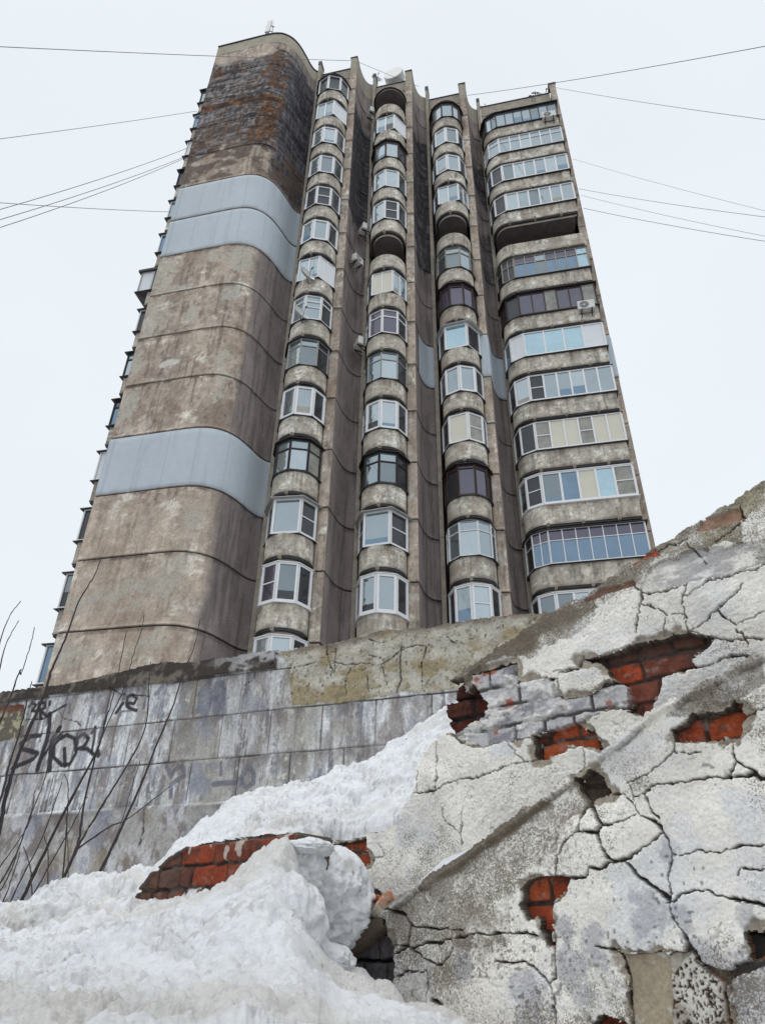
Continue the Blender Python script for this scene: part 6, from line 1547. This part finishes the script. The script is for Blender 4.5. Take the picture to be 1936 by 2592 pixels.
px_ac(C2, 633, 615, 23.55, 'air conditioner in the dark sooty hollow near the top, left of the second balcony column', facing=-0.9)
px_ac(C4, 672, 245, 23.55, 'air conditioner beside the lower open balcony of the second column', facing=-0.9)
px_ac(C4, 603, 480, 23.15, 'air conditioner on a large bracket in the hollow, lower left of an open balcony', facing=1.1)
px_ac(C4, 640, 1112, 23.45, 'air conditioner with trailing cable in the hollow, the lowest on the facade', facing=-0.9)

def dish(c, nrm, R, label, depth=0.16, foot=None, name='satellite_dish', grp='satellite dishes', arm=True):
    nrm = Vector(nrm).normalized()
    r = empty(name, foot if foot else c); tag(r, label, 'satellite dish', grp)
    a = nrm.cross(Vector((0, 0, 1))).normalized(); b = a.cross(nrm); C0 = Vector(c); n, k = 28, 5
    m = MB(); V = []
    for layer_, off in ((0, 0), (1, -0.02)):
        for i in range(k + 1):
            q = i / k
            for j in range(n):
                t = 2 * math.pi * j / n
                V.append(C0 + a * (R * q * math.cos(t)) + b * (R * q * math.sin(t) * 1.05) + nrm * (depth * R / 0.4 * q * q - depth * R / 0.4 + off))
    st = (k + 1) * n
    m.v = [tuple(v) for v in V]
    for l_ in (0, st):
        for i in range(k):
            for j in range(n):
                f = (l_ + i * n + j, l_ + i * n + (j + 1) % n, l_ + (i + 1) * n + (j + 1) % n, l_ + (i + 1) * n + j)
                m.f.append(f if l_ else f[::-1]); m.m.append(0)
    for j in range(n): m.f.append((k * n + j, k * n + (j + 1) % n, st + k * n + (j + 1) % n, st + k * n + j)); m.m.append(0)
    place(m.build('reflector', M['dish'], None, (0, 0, 0), True), r)
    if arm:
        f_ = C0 + nrm * R * 0.75 - b * R * 0.1
        m = MB(); m.tube([C0 - b * R * 0.95 - nrm * 0.02, f_], R * 0.03, 6); m.tube([C0 + nrm * -0.05, f_], R * 0.01, 5); place(m.build('feed_arm', M['dark'], None), r)
        m = MB(); m.tube([f_ - nrm * R * 0.08, f_ + nrm * R * 0.12], R * 0.09, 8); place(m.build('receiver', M['dark'], None), r)
    if foot:
        m = MB(); m.tube([C0 - nrm * depth * 0.9, C0 - nrm * 0.15 - b * R * 0.3, Vector(foot)], 0.022, 6); place(m.build('mast', M['dark'], None), r)
    return r
for crop, x, y, fx, fy, bay, lab in ((C4, 237, 572, 245, 655, 0, 'white satellite dish on the first balcony column, upper of two'), (C4, 190, 868, 200, 960, 0, 'white satellite dish on the first balcony column, lower of two')):
    dd = PIER[bay][1] - 1.45
    c = tw(*at_d(*px_(crop, x, y), dd)); f_ = tw(*at_d(*px_(crop, fx, fy), PIER[bay][1] - 1.02))
    dish(c, (0.75, -0.75, 0.42), 0.42, lab, foot=f_)
# roof top equipment
zr = CZ + 48.6
def roof_pt(crop, x, y, dd): return tw(*at_d(*px_(crop, x, y), dd))
c = roof_pt(C2, 818, 302, 26.6)
dr = empty('dish_antenna', (c[0], c[1], zr)); tag(dr, 'large pale drum-shaped antenna on the roof behind the second balcony column', 'antenna')
m = MB(); ax = Vector((-0.35, -0.93, 0.04)).normalized()
m.tube([Vector(c) - ax * 0.35, Vector(c) + ax * 0.18, Vector(c) + ax * 0.24], [0.74, 0.74, 0.70], 40); place(m.build('drum', M['dish'], None, (0, 0, 0), False), dr)
m = MB(); m.tube([Vector(c) - ax * 0.3, (c[0], c[1] + 0.3, zr)], 0.06, 8); place(m.build('mast', M['dark'], None), dr)
for crop, x, y, R, lab, dd in ((C2, 675, 318, 0.42, 'small pale dish on the roof edge beside the drum antenna', 25.8), (C3, 1075, 300, 0.55, 'pale dish on the roof at the far right beside the aerial', 27.4), (C3, 575, 400, 0.3, 'tiny white dish peeping over the roof left of the long balconies', 28.2)):
    c = roof_pt(crop, x, y, dd); dish(c, (0.3, -0.9, 0.25), R, lab, foot=(c[0], c[1] + 0.1, zr))
c = roof_pt(C3, 1015, 335, 27.2)
ar = empty('tv_aerial', (c[0], c[1], zr)); tag(ar, 'dark comb-like television aerial on the right roof edge', 'antenna')
m = MB(); m.tube([(c[0], c[1], zr), (c[0], c[1], c[2] + 1.0)], 0.04, 6); place(m.build('mast', M['dark'], None), ar)
for k, dz in enumerate((-0.2, 0.1, 0.45, 0.8)):
    m = MB(); w = (0.7, 0.55, 0.8, 0.4)[k]
    w *= 0.6
    m.tube([(c[0] - w, c[1], c[2] + dz), (c[0] + w, c[1], c[2] + dz + 0.1)], 0.035, 5)
    for q in (-0.8, -0.4, 0.4, 0.8): m.tube([(c[0] + w * q, c[1] - 0.15, c[2] + dz - 0.18), (c[0] + w * q, c[1] + 0.1, c[2] + dz + 0.22)], 0.03, 5)
    place(m.build('dipole_row', M['dark'], None), ar)
b = roof_pt(C1, 905, 290, 20.6); t2 = roof_pt(C1, 940, 175, 20.6)
pa = empty('panel_antenna', (b[0], b[1], CZ + 49.4)); tag(pa, 'tall pale mobile-phone panel antenna on top of the blank wall', 'antenna')
ax = (Vector(t2) - Vector(b)).normalized(); sd = Vector((TU.x, TU.y, 0)); fd = ax.cross(sd).normalized()
m = MB(); B, T2 = Vector(b) + ax * 0.35, Vector(t2)
m.hexa([B - sd * .16 - fd * .07, B + sd * .16 - fd * .07, B + sd * .12 + fd * .08, B - sd * .12 + fd * .08, T2 - sd * .16 - fd * .07, T2 + sd * .16 - fd * .07, T2 + sd * .12 + fd * .08, T2 - sd * .12 + fd * .08]); place(m.build('panel', M['dish'], None), pa)
b2, t3 = Vector(roof_pt(C1, 955, 285, 20.7)), Vector(roof_pt(C1, 966, 160, 20.7))
m = MB(); m.tube([(b2.x, b2.y, CZ + 49.2), b2, b2 * .5 + t3 * .5], 0.04, 6); m.tube([b2 * .5 + t3 * .5, t3], 0.015, 5); place(m.build('mast', M['dish'], None), pa)
m = MB(); m.tube([B + ax * 0.3, b2 + ax * 0.3], 0.03, 6); m.tube([B + ax * 1.0, b2 + ax * 1.0], 0.03, 6); place(m.build('bracket', M['dark'], None), pa)

# ================================================================== OVERHEAD CABLES
def cable(a, b, lab, sag=0.25, rad=0.022):
    rad *= 0.6
    """a, b: (x, y of the full view, distance)"""
    A, B = Vector(at_r(a[0] * DSP, a[1] * DSP, a[2])), Vector(at_r(b[0] * DSP, b[1] * DSP, b[2]))
    m = MB(); pts = [A + (B - A) * t - Vector((0, 0, sag * 4 * t * (1 - t))) for t in np.linspace(0, 1, 25)]
    m.tube(pts, rad, 5)
    o = m.build('overhead_cable', M['wire'], None, tuple(A)); o.location = A
    tag(o, lab, 'cable', 'overhead cables'); return o
cable((-160, 92, 19), (757, 130, 23.3), 'cable crossing the top of the blank wall to the first pier', 0.1, 0.024)
cable((772, 132, 24.0), (905, 186, 25.0), 'short cable slung between the tops of the first and second piers', 0.05, 0.02)
cable((-180, 322, 22), (425, 239, 25.8), 'cable at upper left, running alone above the bundle of three', 0.1)
cable((-160, 496, 19), (405, 319, 25.8), 'uppermost of the three cables fanning out to the left of the tower', 0.3)
cable((-160, 520, 19), (398, 338, 25.8), 'middle of the three cables fanning out to the left of the tower', 0.3)
cable((-160, 541, 19), (396, 342, 25.8), 'lowest of the three cables fanning out to the left of the tower', 0.35)
cable((-160, 425, 20), (368, 457, 25.6), 'cable at left sloping gently down towards the tower, across the three', 0.1)
cable((1010, 205, 25.6), (1840, 63, 19), 'cable rising to the upper right corner from the third pier', 0.25, 0.024)
cable((1193, 187, 26.6), (1840, 282, 21), 'cable sloping down to the right from the top of the right corner pier', 0.2, 0.02)
cable((1236, 342, 27), (1840, 500, 24), 'faint cable at right, uppermost of those leaving the side wall', 0.2, 0.012)
cable((1250, 407, 27), (1840, 490, 24), 'cable at right, second down of those leaving the side wall', 0.2, 0.018)
cable((1255, 421, 27), (1840, 545, 24), 'cable at right, third down of those leaving the side wall', 0.2, 0.014)
cable((1260, 449, 27), (1840, 548, 24), 'lowest cable at right of those leaving the side wall', 0.2, 0.02)
